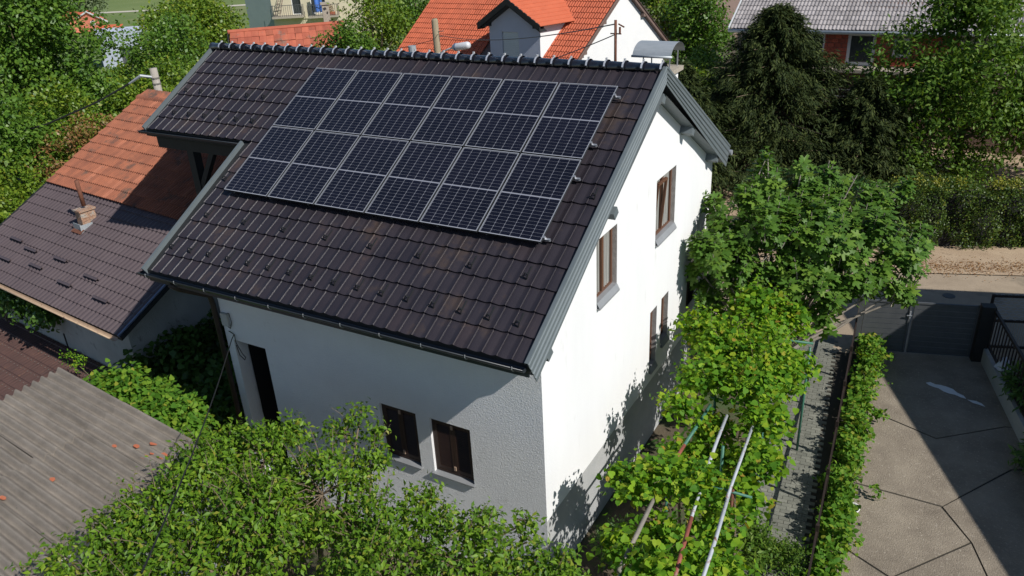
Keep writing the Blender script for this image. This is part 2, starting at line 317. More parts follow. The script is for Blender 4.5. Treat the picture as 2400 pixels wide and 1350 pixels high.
def trunk(parent, base, tops, r, m, name='trunk', branches=None, bend=.15):
    base = np.array(base, float); c = np.mean(tops, 0)
    fork = base+(c-base)*.45; fork[2] = base[2]+(c[2]-base[2])*.5
    def f(b):
        mid = (base+fork)/2+rng.normal(size=3)*bend*.4; b.tube([base-(0, 0, .05), mid, fork], [r*1.25, r, r*.8], 8)
    part(parent, name, m, f, True)
    def g(b):
        for t in tops:
            t = np.array(t, float); q = (fork+t)/2+rng.normal(size=3)*bend+np.array([0, 0, .15]); L = np.linalg.norm(t-fork)
            b.tube([fork, q, t], [r*.55, r*.32, r*.1], 5, False)
    part(parent, 'branch', m, g, True)['kind'] = 'stuff'
def tree(name, label, cat, base, center, rad, nleaf, size, lm, kind='quad', nb=14, cl=.45, per=24, group=None, bark='bark', tr=.16, blobs=None, autumn=None, up=.55, wid=1.):
    t = thing(name, (base[0], base[1], base[2] if len(base) > 2 else 0), label, cat, group)
    if blobs is None:
        blobs = []; c = np.array(center, float); rad = np.array(rad, float)
        for i in range(nb):
            d = nrmz(rng.normal(size=3)); q = c+d*rad*rng.uniform(.4, .72); s_ = rng.uniform(.34, .55)
            blobs.append((*q, s_*rad[0], s_*rad[2]))
    pos, dr, nr, C = crown(blobs, nleaf, cl, per, up, holes=1.3)
    ok = pos[:, 2] > .15; pos, dr, nr = pos[ok], dr[ok], nr[ok]
    leaves('crown', kind, pos, dr, nr, size*rng.uniform(.7, 1.3, len(pos)), lm, t, wid=wid)
    if autumn:
        p2, d2, n2, _ = crown(autumn, 1500, .3, 20); leaves('reddish_sprig', kind, p2, d2, n2, size*rng.uniform(.6, 1.1, len(p2)), L_['autumn'], t)
    tops = [np.array(b[:3]) for b in blobs[:10]]
    trunk(t, (base[0], base[1], t.location[2]), tops, tr, M[bark])
    return t

# ------------------------------------------------------------------ ground, street, paths
def struct(name, m, fn): b = MB(); fn(b); o = b.build(name, m); o['kind'] = 'structure'; return o
struct('ground', M['ground'], lambda b: b.poly((-260, -60, -.02), (120, -60, -.02), (120, 300, -.02), (-260, 300, -.02)))
struct('meadow', M['grass'], lambda b: b.poly((-240, -10, .02), (-34, 12, .02), (-34, 40, .02), (-40, 280, .02), (-250, 280, .02)))
struct('lane', M['lane'], lambda b: [b.poly(*q) for q in [((-107, 64, .05), (-96.6, 69.6, .05), (-97.4, 71.2, .05), (-108, 65.8, .05)), ((-96.6, 69.6, .05), (-80, 80, .05), (-81, 82, .05), (-97.4, 71.2, .05))]])
RC = [(16, 17.4, 2.9), (9, 15.1, 2.8), (3.2, 13.1, 2.6), (-3, 12.0, 2.4), (-9, 12.3, 2.4), (-16, 14.6, 2.4), (-30, 21, 2.4)]
def strip(b, pts, o0, o1, z):
    P = [np.array(p[:2]) for p in pts]
    A = []
    for i, p in enumerate(P):
        d = P[min(i+1, len(P)-1)]-P[max(i-1, 0)]; d = d/np.linalg.norm(d); n = np.array([d[1], -d[0]]); A.append((p+n*o0, p+n*o1))
    for (a, c), (e, f_) in zip(A, A[1:]): b.poly((*a, z), (*e, z), (*f_, z), (*c, z))
struct('road', M['asphalt'], lambda b: strip(b, RC, -2.4, 2.9, .004))
struct('verge', M['sand'], lambda b: strip(b, RC, 2.9, 5.2, .03))
struct('yard', M['sand'], lambda b: b.poly((-3, 19.2, 0), (13, 24, 0), (13, 33, 0), (-6, 30.8, 0)))

# driveway: concrete slabs parted by recessed joints
struct('driveway_bed', M['joint'], lambda b: b.poly((4.0, 1, -.012), (9, 0, -.012), (8, 12.6, -.012), (3.4, 11.1, -.012)))
slabs = [[(3.45, 11.0), (6.35, 11.95), (7.9, 12.4), (8.2, 9.2), (6.9, 8.8), (5.6, 7.70), (4.15, 8.22)],
         [(4.15, 8.18), (5.6, 7.66), (6.9, 8.76), (8.2, 9.16), (8.4, 7.9), (7.02, 7.2), (5.86, 5.39), (4.15, 5.4)],
         [(4.15, 5.36), (5.84, 5.35), (6.38, 4.56), (5.2, 3.02), (4.3, 3.45)],
         [(5.88, 5.37), (7.04, 7.17), (8.4, 7.86), (8.6, 1.5), (7.6, 1.2), (6.42, 4.55)],
         [(5.23, 3.0), (6.4, 4.52), (7.55, 1.25), (6, -1.)], [(4.3, 3.41), (5.17, 2.99), (5.95, -1), (4.3, -1)]]
drive = struct('driveway', M['drive'], lambda b: None)
bpy.data.objects.remove(drive)
drv = bpy.data.objects.new('driveway', None); COL.objects.link(drv); drv['kind'] = 'structure'
for q in slabs:
    def f(b):
        c = np.mean(np.array(q), 0); P = [tuple(np.array(p)+(c-np.array(p))*.002) for p in q]
        b.poly(*[(x, y, .006) for x, y in P])
        for a, e in zip(P, P[1:]+P[:1]): b.poly((*a, .006), (*a, -.02), (*e, -.02), (*e, .006))
    part(drv, 'concrete_slab', M['drive'], f)
o = struct('whitepaint', M['whitepaint'], lambda b: b.poly(*[(x, y, .011) for x, y in [(5.21, 9.98), (5.3, 10.06), (5.42, 10.0), (5.52, 10.02), (5.66, 10.0), (5.8, 9.95), (5.9, 9.82), (6.04, 9.74), (6.1, 9.62), (5.98, 9.64), (5.86, 9.7), (5.74, 9.7), (5.62, 9.74), (5.5, 9.84), (5.38, 9.86), (5.28, 9.9)]]))
o.name = 'paint_spill'; del o['kind']; tag(o, 'long white paint spill dried on the shaded concrete driveway', 'paint spill')
struct('splash', M['whitepaint'], lambda b: b.poly(*[(x, y, .011) for x, y in [(6.12, 9.6), (6.3, 9.62), (6.42, 9.56), (6.5, 9.44), (6.36, 9.48), (6.24, 9.5)]])).name = 'paint_mark'
o = bpy.data.objects['paint_mark']; del o['kind']; tag(o, 'small faint white mark at the right end of the paint spill', 'paint mark')
o = part(drv, 'manhole_cover', M['fencemetal'], lambda b: b.tube([(5.4, 15.27, 0), (5.4, 15.27, .02)], .17, 14)); o.parent = None; o.name = 'manhole_cover'
tag(o, 'small round dark iron manhole cover set in the shaded road', 'manhole cover')

# paver path along the pergola
pv = bpy.data.objects.new('garden_path', None); COL.objects.link(pv); pv['kind'] = 'structure'
part(pv, 'path_bed', M['joint'], lambda b: b.poly((2.75, .5, .001), (4.05, .5, .001), (3.42, 11.2, .001), (1.95, 11.2, .001)))
PB = MB(); pd = nrmz((-.10, 1, 0)); px_ = nrmz((1, .10, 0)); plist = []
for r in range(98):
    for k in range(7):
        p = V3(4.0, 1.2, 0)+pd*(.104*r)-px_*(.205*(k+1)+(.1 if r % 2 else 0)); plist.append(p+V3(0, 0, rng.uniform(.006, .012)))
plist = np.array(plist); order = np.argsort(np.linalg.norm(plist-CAMP, axis=1)-(plist[:, 0] > 2.95)*6-(plist[:, 1] > 3.2)*8)
pvm = MB().pb((0, 0, -.02), px_*.196, pd*.096, (0, 0, .03)); me = bpy.data.meshes.new('paver'); me.from_pydata(pvm.v, [], pvm.f); me.materials.append(M['paver'])
for n_, i in enumerate(order):
    if n_ < 300:
        o = bpy.data.objects.new('paver', me); COL.objects.link(o); o.parent = pv; o.location = plist[i]
    else: PB.pb(plist[i]-(0, 0, .02), px_*.196, pd*.096, (0, 0, .03))
PB.build('paver_field', M['paver'], pv)['kind'] = 'stuff'

# ------------------------------------------------------------------ roofs of single tiles
def tile_mesh(name, wdt, L, prof, nose, scal, thick=.022):
    """local x across, y up the slope, z normal; nose lifted over the course below"""
    P = [(u*wdt, h) for u, h in prof]; b = MB()
    n0 = [(x, -scal*math.sin(math.pi*min(1, x/wdt)), h+nose) for x, h in P]; n1 = [(x, L, h) for x, h in P]
    b.grid([n0, n1]); b.grid([[(x, y+.004, z-thick) for x, y, z in n0], n0])
    me = bpy.data.meshes.new(name); me.from_pydata(b.v, [], b.f); return me
def mtx(U, V, N, p): return Matrix([[U[r], V[r], N[r], p[r]] for r in range(3)]+[[0, 0, 0, 1]])
def tiled(parent, me, m, O, U, V, places, name='roof_tile', limit=300, hidden=None, jit=.003, yaw=.004):
    """places: (u, v) of each nose in the roof plane; nearest visible ones single, rest joined"""
    U, V = nrmz(U), nrmz(V); N = np.cross(U, V); me.materials.append(m); off = np.array(parent.location)
    pts = np.array([np.array(O)+U*u+V*v for u, v in places]); vis = np.array([not (hidden and hidden(u, v)) for u, v in places])
    key = np.linalg.norm(pts-CAMP, axis=1)+np.where(vis, 0, 1e4); order = np.argsort(key)
    lv = np.array([q.co for q in me.vertices]); lf = [tuple(p.vertices) for p in me.polygons]; VV = []; FF = []; T = []
    for k, i in enumerate(order):
        a = rng.normal()*yaw; u2_ = U*math.cos(a)+V*math.sin(a); v2_ = V*math.cos(a)-U*math.sin(a); p = pts[i]+N*rng.uniform(0, jit)-off
        if k < limit and vis[i]:
            o = bpy.data.objects.new(name, me); COL.objects.link(o); o.parent = parent; o.matrix_basis = mtx(u2_, v2_, N, p)
        else:
            b = len(VV)*len(lv); VV.append(p+lv[:, :1]*u2_+lv[:, 1:2]*v2_+lv[:, 2:3]*N); FF += [tuple(b+q for q in f) for f in lf]; T += [rng.random()]*len(lv)
    if VV:
        mm = bpy.data.meshes.new(name+'_field'); mm.from_pydata([tuple(q) for q in np.concatenate(VV)], [], FF)
        a = mm.attributes.new('tint', 'FLOAT', 'POINT'); a.data.foreach_set('value', np.array(T, dtype=np.float32))
        o = link(name+'_field', mm, m, parent); o['kind'] = 'stuff'

TH = 0.5239; CT, ST = math.cos(TH), math.sin(TH); RY, RZ = 4.4428, 8.3
def F(x, s, h=0): return V3(x, RY-s*CT-h*ST, RZ-s*ST+h*CT)     # front slope
def B_(x, s, h=0): return V3(x, RY+s*CT+h*ST, RZ-s*ST+h*CT)    # back slope
house = thing('house', (-3.5, 4.2, 0), 'white two storey house with dark tiled gable roof under solar panels', 'house')
joints = [.15, .529, .898, 1.26, 1.629, 2.0, 2.365, 2.75, 3.18, 3.596, 4.016, 4.43, 4.86, 5.274, 5.69, 6.105]
prof = [(0, .020), (.05, .021), (.085, .006), (.14, .015), (.3, .015), (.5, .008), (.68, .0), (.8, .002), (.93, .010), (1.0, .012)]
tw = .2465
places = []
for j, s_ in enumerate(joints[1:]):
    x = .25-tw
    while x > (-7.86 if s_ > 2.8 else -11.0):
        places.append((x, -s_)); x -= tw
tm = tile_mesh('roof_tile', tw, .47, prof, .034, .016)
PXR, PXW, PS, PH_ = -.352, 6.87, .650, 3.481
tiled(house, tm, M['tile'], V3(0, RY, RZ), (1, 0, 0), (0, CT, ST), places, hidden=lambda u, v: PXR-PXW+.1 < u < PXR-.3 and PS+.4 < -v < PS+PH_-.05)
# back slope, roof slab, soffit
def f(b):
    h = -.03; th_ = .16
    for (x0, x1, s1) in ((-7.86, .27, 6.08), (-11.02, -7.86, 2.72)):
        A = [F(x0, 0, h), F(x1, 0, h), F(x1, s1, h), F(x0, s1, h)]; C = [p-V3(0, 0, th_) for p in A]
        b.poly(*A[::-1]); b.poly(*C); b.poly(A[2], A[3], C[3], C[2]); b.poly(A[3], A[0], C[0], C[3]); b.poly(A[1], A[2], C[2], C[1])
part(house, 'roof_deck', M['darkwood'], f)
bm_ = tile_mesh('back_tile', tw, .47, prof, .034, .016)
tiled(house, bm_, M['tile'], V3(.25, RY, RZ), (-1, 0, 0), (0, -CT, ST), [(tw*i, -s_) for s_ in [.53+.4*k for k in range(12)] for i in range(46)], limit=0, name='back_tile')
def f(b):
    A = [B_(-11.02, 0, -.03), B_(.27, 0, -.03), B_(.27, 5.24, -.03), B_(-11.02, 5.24, -.03)]; C = [p-V3(0, 0, .16) for p in A]
    b.poly(*A); b.poly(*C[::-1]); b.poly(A[2], A[3], C[3], C[2]); b.poly(A[1], A[2], C[2], C[1])
part(house, 'back_roof_deck', M['darkwood'], f)
# ridge tiles with steel clips
def rt(b):
    R_ = [.105, .098]; P = []
    for x, r in ((0, .098), (.33, .088), (.335, .112), (.385, .118)):
        P.append([(x, math.sin(a)*r*1.15, math.cos(a)*r) for a in np.linspace(-1.75, 1.75, 9)])
    b.grid(P)
rb = MB(); rt(rb); rme = bpy.data.meshes.new('ridge_tile'); rme.from_pydata(rb.v, [], rb.f); rme.materials.append(M['ridge']); rme.polygons.foreach_set('use_smooth', [True]*len(rb.f))
cb = MB(); cb.grid([[(x, math.sin(a)*.137, math.cos(a)*.121) for a in np.linspace(-1.4, 1.4, 7)] for x in (.33, .365)])
cb.box(.33, .36, -.02, .02, .12, .15); cme = bpy.data.meshes.new('ridge_clip'); cme.from_pydata(cb.v, [], cb.f); cme.materials.append(M['clip'])
RHO = V3(0, RY, RZ+.02)
nx = 32
for i in range(nx):
    x = -11.05+i*(11.27/nx)
    o = bpy.data.objects.new('ridge_tile', rme); COL.objects.link(o); o.parent = house; o.location = V3(x, RY, RZ+.015)-np.array(house.location)
    c = bpy.data.objects.new('ridge_clip', cme); COL.objects.link(c); c.parent = o
# snow hooks
sg = MB(); sg.tube([(0, .04, .02), (.0, .0, .11), (.055, -.02, .115), (.03, -.05, .03), (-.045, -.03, .04), (0, 0, .11)], .010, 5); sg.box(-.012, .012, -.01, .2, .012, .018)
sme = bpy.data.meshes.new('snow_hook'); sme.from_pydata(sg.v, [], sg.f); sme.materials.append(M['darkwood'])
hooks = [(-.37-.988*i, 4.71) for i in range(8)]+[(-.14-.494*i, 5.53) for i in range(16)]+[(.086, 3.03), (-7.53, 3.8)]+[(-10.6+.482*i, 1.52) for i in range(6)]+[(-10.39+.482*i, 2.23) for i in range(6)]
for x, s_ in hooks:
    o = bpy.data.objects.new('snow_hook', sme); COL.objects.link(o); o.parent = house
    p = F(x, s_, .02)-np.array(house.location); o.matrix_basis = mtx(V3(1, 0, 0), V3(0, CT, ST), V3(0, -ST, CT), p)
# verge cladding: four boards per slope, inside returns
def verge(slope, s0, s1, x0, name, side=1, n=4, wd=.118):
    for k in range(n):
        h1 = .055-k*(wd+.004); h0 = h1-wd
        def f(b):
            sa = s0 if k else s0; q0, q1 = slope(x0, s0, h1), slope(x0, s1, h1)
            # the boards of both slopes are mitred on the vertical line of the ridge
            def mp(h): 
                p = slope(x0, 0, h); return V3(x0, RY, p[2]+abs(p[1]-RY)*math.tan(TH)) if s0 == 0 else slope(x0, s0, h)
            a0, a1 = mp(h1), mp(h0); b0, b1 = slope(x0, s1, h1), slope(x0, s1, h0); t = V3(.012*side, 0, 0); r = V3(.016*side, 0, 0); e = (h1-.022)
            b.poly(a0+t, b0+t, b1+t, a1+t) if side*(1 if slope is F else -1) < 0 else b.poly(a0+t, a1+t, b1+t, b0+t)
            c0, c1 = mp(e), slope(x0, s1, e)
            b.poly(a0+t, b0+t, c1+t+r, c0+t+r); b.poly(c0+t+r, c1+t+r, slope(x0, s1, e-.02)+t, mp(e-.02)+t)
            b.poly(a0, b0, b0+t, a0+t); b.poly(b0, b1, b1+t, b0+t); b.poly(a1, b1, b1+t, a1+t); b.poly(a0, b0, b1, a1)
        part(house, name, M['cladding'], f)
verge(F, 0, 6.13, .275, 'verge_board'); verge(B_, 0, 5.27, .275, 'verge_board')
def f(b):   # top flashing over the verge, inner return
    for sl_, s1 in ((F, 6.13), (B_, 5.27)):
        a = sl_(.235, 0, .075); c = sl_(.235, s1, .075); d = sl_(.292, s1, .075); e = sl_(.292, 0, .075)
        k = V3(0, 0, .02); b.poly(a, c, d, e); b.poly(e, d, sl_(.292, s1, .03), sl_(.292, 0, .03)); b.poly(a, c, sl_(.235, s1, .02), sl_(.235, 0, .02))
part(house, 'verge_flashing', M['cladding'], f)
def f(b):   # soffit boards under both slopes at the right gable
    for sl_, s1 in ((F, 6.08), (B_, 5.2)):
        b.poly(sl_(.0, .25, -.36), sl_(.27, .25, -.36), sl_(.27, s1, -.36), sl_(.0, s1, -.36))
part(house, 'gable_soffit', M['cladding'], f)
for s_ in (.28, 2.35, 4.55):
    part(house, 'purlin_end', M['cladding'], lambda b: b.pb(B_(-.02, s_-.09, -.50), (.27, 0, 0), B_(0, .17, 0)-B_(0, 0, 0), B_(0, 0, .14)-B_(0, 0, 0)))
part(house, 'purlin_end', M['cladding'], lambda b: b.pb(F(-.02, 5.55, -.55), (.29, 0, 0), F(0, .17, 0)-F(0, 0, 0), F(0, 0, .14)-F(0, 0, 0)))
part(house, 'purlin_end', M['cladding'], lambda b: b.pb(F(-.02, 2.75, -.62), (.29, 0, 0), F(0, .17, 0)-F(0, 0, 0), F(0, 0, .14)-F(0, 0, 0)))
# left verges
part(house, 'left_verge_board', M['cladding'], lambda b: [b.pb(F(-7.90, 2.80, -.20), (.05, 0, 0), F(0, 3.33, 0)-F(0, 0, 0), F(0, 0, .235)-F(0, 0, 0)), b.pb(F(-7.90, 2.80, .036), (.055, 0, 0), F(0, 3.33, 0)-F(0, 0, 0), F(0, 0, .02)-F(0, 0, 0))])
part(house, 'left_verge_board', M['cladding'], lambda b: b.pb(F(-11.05, 0, -.20), (.05, 0, 0), F(0, 2.74, 0)-F(0, 0, 0), F(0, 0, .25)-F(0, 0, 0)))
part(house, 'left_verge_board', M['cladding'], lambda b: b.pb(B_(-11.05, 0, -.20), (.05, 0, 0), B_(0, 5.2, 0)-B_(0, 0, 0), B_(0, 0, .25)-B_(0, 0, 0)))
# gutters
def gutter(b, x0, x1, s_, drop=0):
    c0 = F(x0, s_+.035, -.05); R = .07; A = np.linspace(math.pi, 2*math.pi, 8)
    for r in (R, R-.006): b.grid([[(x, c0[1]-.02+r*math.cos(a), c0[2]-drop*(x-x0)/(x1-x0)+r*math.sin(a)) for a in A] for x in (x0, x1)])
    for x in (x0, x1): b.poly(*[(x, c0[1]-.02+R*math.cos(a), c0[2]+R*math.sin(a)) for a in A])
    b.tube([(x0, c0[1]-.02-R, c0[2]), (x1, c0[1]-.02-R, c0[2])], .011, 6)
gm = part(house, 'gutter', M['gutter'], lambda b: gutter(b, -8.0, .22, 6.1), True)
for i in range(11):
    x = -7.75+i*.78; c0 = F(x, 6.135, -.05)
    o = part(house, 'gutter_bracket', M['galv'], lambda b: b.tube([(x, c0[1]-.02+.078*math.cos(a), c0[2]+.078*math.sin(a)) for a in np.linspace(math.pi*.9, 2*math.pi, 7)]+[(x, c0[1]+.09, c0[2]+.03)], .008, 5))
part(house, 'gutter', M['gutter'], lambda b: gutter(b, -11.15, -7.92, 2.72), True)
part(house, 'eaves_soffit', M['gutter'], lambda b: b.poly((-7.86, -.80, 5.02), (.24, -.80, 5.02), (.24, .02, 5.22), (-7.86, .02, 5.22)))
part(house, 'eaves_fascia', M['gutter'], lambda b: b.box(-7.86, .24, -.80, -.77, 5.0, 5.2))
# rear gutter end seen past the verge
part(house, 'rear_gutter', M['galv'], lambda b: b.tube([(-10, 9.08, 5.55), (.33, 9.08, 5.55)], .065, 10))

# walls
def wallgeo(b, O, U, u0, u1, z0, top, holes, depth, N, reveal=True):
    O, U, N = np.array(O, float), nrmz(U), nrmz(N)
    P = lambda u, z, d=0: O+U*u+V3(0, 0, z)-N*d
    tz = lambda u: np.interp(u, [t[0] for t in top], [t[1] for t in top])
    us = sorted({u0, u1, *[h[0] for h in holes], *[h[1] for h in holes], *[t[0] for t in top]}); us = [u for u in us if u0-1e-6 <= u <= u1+1e-6]
    for a, c in zip(us, us[1:]):
        hs = sorted([h for h in holes if h[0] <= a+1e-6 and h[1] >= c-1e-6], key=lambda h: h[2]); z = z0
        for h in hs:
            b.poly(P(a, z), P(c, z), P(c, h[2]), P(a, h[2])); z = h[3]
        b.poly(P(a, z), P(c, z), P(c, tz(c)), P(a, tz(a)))
    if reveal:
        b.m = 1
        for a, c, z, y in [h[:4] for h in holes]:
            for p, q in (((a, z), (c, z)), ((c, z), (c, y)), ((c, y), (a, y)), ((a, y), (a, z))): b.poly(P(*p), P(*q), P(*q, depth), P(*p, depth))
        b.m = 0
WX = -7.12
front_holes = [(.86, 1.06+.0, 0, 0)]
fh = [(3.76, 4.57, 1.90, 3.06), (4.86, 5.70, 1.90, 3.06), (.20, 1.06, .05, 3.53)]
part(house, 'front_wall', [M['stucco'], M['stucco']], lambda b: wallgeo(b, (WX, 0, 0), (1, 0, 0), 0, -WX, 0, [(0, 5.42), (-WX, 5.42)], fh, .30, (0, -1, 0)))
gh = [(2.07, 2.96, 4.76, 5.94), (4.92, 6.05, 4.83, 6.10), (4.76, 5.15, 1.95, 3.32), (5.42, 5.86, 2.25, 3.34), (7.15, 7.75, 2.3, 3.4)]
def f(b):
    h = -.30
    t0 = F(0, 0, h)[2]; gl = lambda y: (RZ-abs(RY-y)*math.tan(TH))-.38
    wallgeo(b, (0, 0, 0), (0, 1, 0), 0, 8.66, 1.62, [(0, gl(0)), (RY, gl(RY)), (8.66, gl(8.66))], gh, .16, (1, 0, 0))
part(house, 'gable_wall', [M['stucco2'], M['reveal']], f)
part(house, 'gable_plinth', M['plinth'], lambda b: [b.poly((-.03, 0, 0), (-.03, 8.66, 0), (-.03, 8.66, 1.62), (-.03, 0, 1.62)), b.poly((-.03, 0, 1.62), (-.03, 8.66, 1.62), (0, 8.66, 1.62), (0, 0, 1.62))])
part(house, 'rear_wall', M['stucco'], lambda b: b.poly((0, 8.66, 0), (-10.6, 8.66, 0), (-10.6, 8.66, 5.6), (0, 8.66, 5.6)))
part(house, 'left_wall', M['stucco'], lambda b: [b.poly((WX, 0, 0), (WX, 0, 5.4), (WX, RY, 7.6), (WX, 8.66, 5.6), (WX, 8.66, 0))])
# recessed loggia behind the opening
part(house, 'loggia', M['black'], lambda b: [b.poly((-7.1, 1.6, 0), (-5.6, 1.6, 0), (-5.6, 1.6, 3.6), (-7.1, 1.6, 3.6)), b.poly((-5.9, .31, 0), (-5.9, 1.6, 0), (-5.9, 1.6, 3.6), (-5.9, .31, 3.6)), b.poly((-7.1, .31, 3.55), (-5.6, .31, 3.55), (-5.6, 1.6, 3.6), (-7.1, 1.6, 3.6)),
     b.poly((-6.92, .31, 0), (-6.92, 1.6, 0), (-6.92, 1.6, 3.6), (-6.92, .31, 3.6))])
part(house, 'downpipe', M['fencedark'], lambda b: b.tube([(-7.2, -.86, 5.05), (-7.2, -.7, 4.9), (-7.2, -.1, 4.5), (-7.2, -.07, 4.3), (-7.2, -.07, 0)], .055, 10), True)
part(house, 'meter_box', M['oldwall'], lambda b: b.box(-7.08, -6.9, -.06, -.004, 3.85, 4.12))
part(house, 'cable_loop', M['cable'], lambda b: [b.tube([(-6.98, -.02, 3.72), (-6.83, -.03, 3.68), (-6.82, -.04, 3.5), (-6.7, -.05, 3.3), (-6.62, -.05, 3.22), (-6.66, -.05, 3.15), (-6.78, -.05, 3.24), (-6.83, -.04, 3.45)], .009, 5), b.tube([(-6.9, -.03, 4.14), (-6.85, -.03, 4.15), (-6.83, -.03, 3.95), (-6.9, -.03, 3.8), (-7.04, -.03, 3.86)], .008, 5)])

def window(parent, O, U, N, w_, h_, depth, fm, mull=1, sill=True, curtain=True, fw=.07, glass='glass', openl=False, sill_ext=.05, sill_d=.06):
    """O: lower left corner of the opening on the wall face; U along, N outward"""
    O, U, N = np.array(O, float), nrmz(U), nrmz(N); Z = V3(0, 0, 1); I = O-N*depth
    fr = part(parent, 'window', fm, lambda b: [b.pb(I, U*w_, N*.05, Z*fw), b.pb(I+Z*(h_-fw), U*w_, N*.05, Z*fw), b.pb(I+Z*fw, U*fw, N*.05, Z*(h_-2*fw)), b.pb(I+U*(w_-fw)+Z*fw, U*fw, N*.05, Z*(h_-2*fw))]+
         [b.pb(I+U*(w_*(k+1)/(mull+1)-fw*.6)+Z*fw, U*fw*1.2, N*.06, Z*(h_-2*fw)) for k in range(mull)])
    fr_off = MB(parent.location)
    def sub(name, m, fn): b = MB(parent.location); fn(b); o = b.build(name, m); o.parent = fr; return o
    n = mull+1
    for k in range(n):
        a = w_*k/n+fw*.6; c = w_*(k+1)/n-fw*.6
        sub('pane', M[glass], lambda b: b.pb(I+U*a+Z*fw+N*.008, U*(c-a), N*.006, Z*(h_-2*fw)))
    if curtain: sub('curtain', M['curtain'], lambda b: b.grid([[I-N*(.0+.012*math.sin(t*60))+U*(w_*.08+t*w_*.84)+Z*z+N*.018 for t in np.linspace(0, 1, 40)] for z in (fw, h_-fw)]))
    if sill: sub('sill', M['sill'], lambda b: [b.pb(O-U*sill_ext-N*.02-Z*.10, U*(w_+2*sill_ext), N*(sill_d+.02), Z*.025), b.poly(O-U*sill_ext+N*.004+Z*.03, O+U*(w_+sill_ext)+N*.004+Z*.03, O+U*(w_+sill_ext)+N*sill_d-Z*.07, O-U*sill_ext+N*sill_d-Z*.07), b.pb(I, U*w_, N*(depth-.0), Z*.03)])
    return fr
w1 = window(house, (0, 4.92, 4.83), (0, 1, 0), (1, 0, 0), 1.13, 1.27, .14, M['brownwood'], 1, sill_ext=.0)
w2 = window(house, (0, 2.07, 4.76), (0, 1, 0), (1, 0, 0), .89, 1.18, .14, M['brownwood'], 1, sill_ext=.0)
window(house, (0, 4.76, 1.95), (0, 1, 0), (1, 0, 0), .39, 1.37, .15, M['brownwood'], 0, sill_ext=.0, curtain=False)
window(house, (0, 5.42, 2.25), (0, 1, 0), (1, 0, 0), .44, 1.09, .15, M['brownwood'], 0, sill_ext=.0, curtain=False)
# tilted sash of the upper window
def f(b):
    O = V3(-.10, 4.99, 4.9); U = V3(0, .47, 0); Z = V3(.10, 0, 1.1)
    for a, c in ((O, U), (O+Z, U), (O, Z), (O+U, Z)): b.bar(a, a+c, .05, .05)
o = part(house, 'tilted_sash', M['brownwood'], f)
# louvred shutters
def shutter(parent, x0, x1, z0, z1, y):
    def f(b):
        b.box(x0, x1, y+.02, y+.035, z0, z1)
        for a, c in ((x0, x0+.055), (x1-.055, x1)): b.box(a, c, y-.012, y+.02, z0, z1)
        for a, c in ((z0, z0+.07), (z1-.07, z1)): b.box(x0+.055, x1-.055, y-.012, y+.02, a, c)
    s_ = part(parent, 'shutter', M['shutter'], f)
    def g(b):
        n = int((z1-z0-.14)/.036)
        for k in range(n):
            z = z0+.075+k*.036; b.pb((x0+.056, y-.010, z), (x1-x0-.112, 0, 0), (0, .026, .020), (0, .003, .006))
    q = MB(parent.location); g(q); o = q.build('louvre_slat', M['shutter']); o.parent = s_; o['kind'] = 'stuff'
for a, c in ((3.76, 4.57), (4.86, 5.70)):
    mid = (a+c)/2
    part(house, 'shutter_frame', M['shutter'], lambda b: [b.box(WX+a, WX+c, .06, .13, 1.92, 1.96), b.box(WX+a, WX+c, .06, .13, 3.02, 3.058), b.box(WX+a+.002, WX+a+.04, .06, .13, 1.96, 3.02), b.box(WX+c-.04, WX+c-.002, .06, .13, 1.96, 3.02)])
    shutter(house, WX+a+.042, WX+mid-.003, 1.97, 3.01, .075); shutter(house, WX+mid+.003, WX+c-.042, 1.97, 3.01, .075)
    for z in (2.02, 2.9): part(house, 'shutter_catch', M['bleached'], lambda b: b.box(WX+mid-.02, WX+mid+.02, .045, .062, z, z+.08))
    part(house, 'window_sill', M['sill'], lambda b: [b.pb((WX+a-.03, -.055, 1.872), (c-a+.06, 0, 0), (0, .30, .02), (0, 0, .025))])
shutter(house, 0, .01, 0, .01, 50) if False else None
part(house, 'side_shutter', M['shutter'], lambda b: [b.box(-.04, .02, 7.17, 7.2, 2.3, 3.4)]+[b.pb((-.04, 7.2, 2.33+.07*k), (.05, 0, .02), (0, .5, 0), (.01, 0, .02)) for k in range(14)])
# carport timber on the left
part(house, 'carport_post', M['darkwood'], lambda b: b.box(-10.05, -9.85, 2.3, 2.5, 0, 6.6))
part(house, 'carport_beam', M['darkwood'], lambda b: b.box(-10.95, -7.3, 2.28, 2.46, 6.45, 6.68))
part(house, 'carport_brace', M['darkwood'], lambda b: b.bar((-9.92, 2.38, 5.5), (-9.25, 2.38, 6.5), .12, .12))
for k in range(5): part(house, 'carport_rafter', M['darkwood'], lambda b: b.pb(F(-10.9+.8*k, .1, -.36), (.09, 0, 0), F(0, 2.5, 0)-F(0, 0, 0), F(0, 0, .16)-F(0, 0, 0)))
part(house, 'carport_post', M['darkwood'], lambda b: b.box(-10.5, -10.3, 8.3, 8.5, 0, 5.8))
part(house, 'carport_fascia', M['gutter'], lambda b: b.pb(F(-11.0, 2.66, -.42), (3.1, 0, 0), F(0, .03, 0)-F(0, 0, 0), (0, 0, .30)))
part(house, 'eaves_end_bracket', M['cladding'], lambda b: b.poly((-7.86, -.78, 5.02), (-7.86, -.78, 5.12), (-7.86, .3, 5.5), (-7.86, .3, 5.0), (-7.86, -.35, 4.78)))
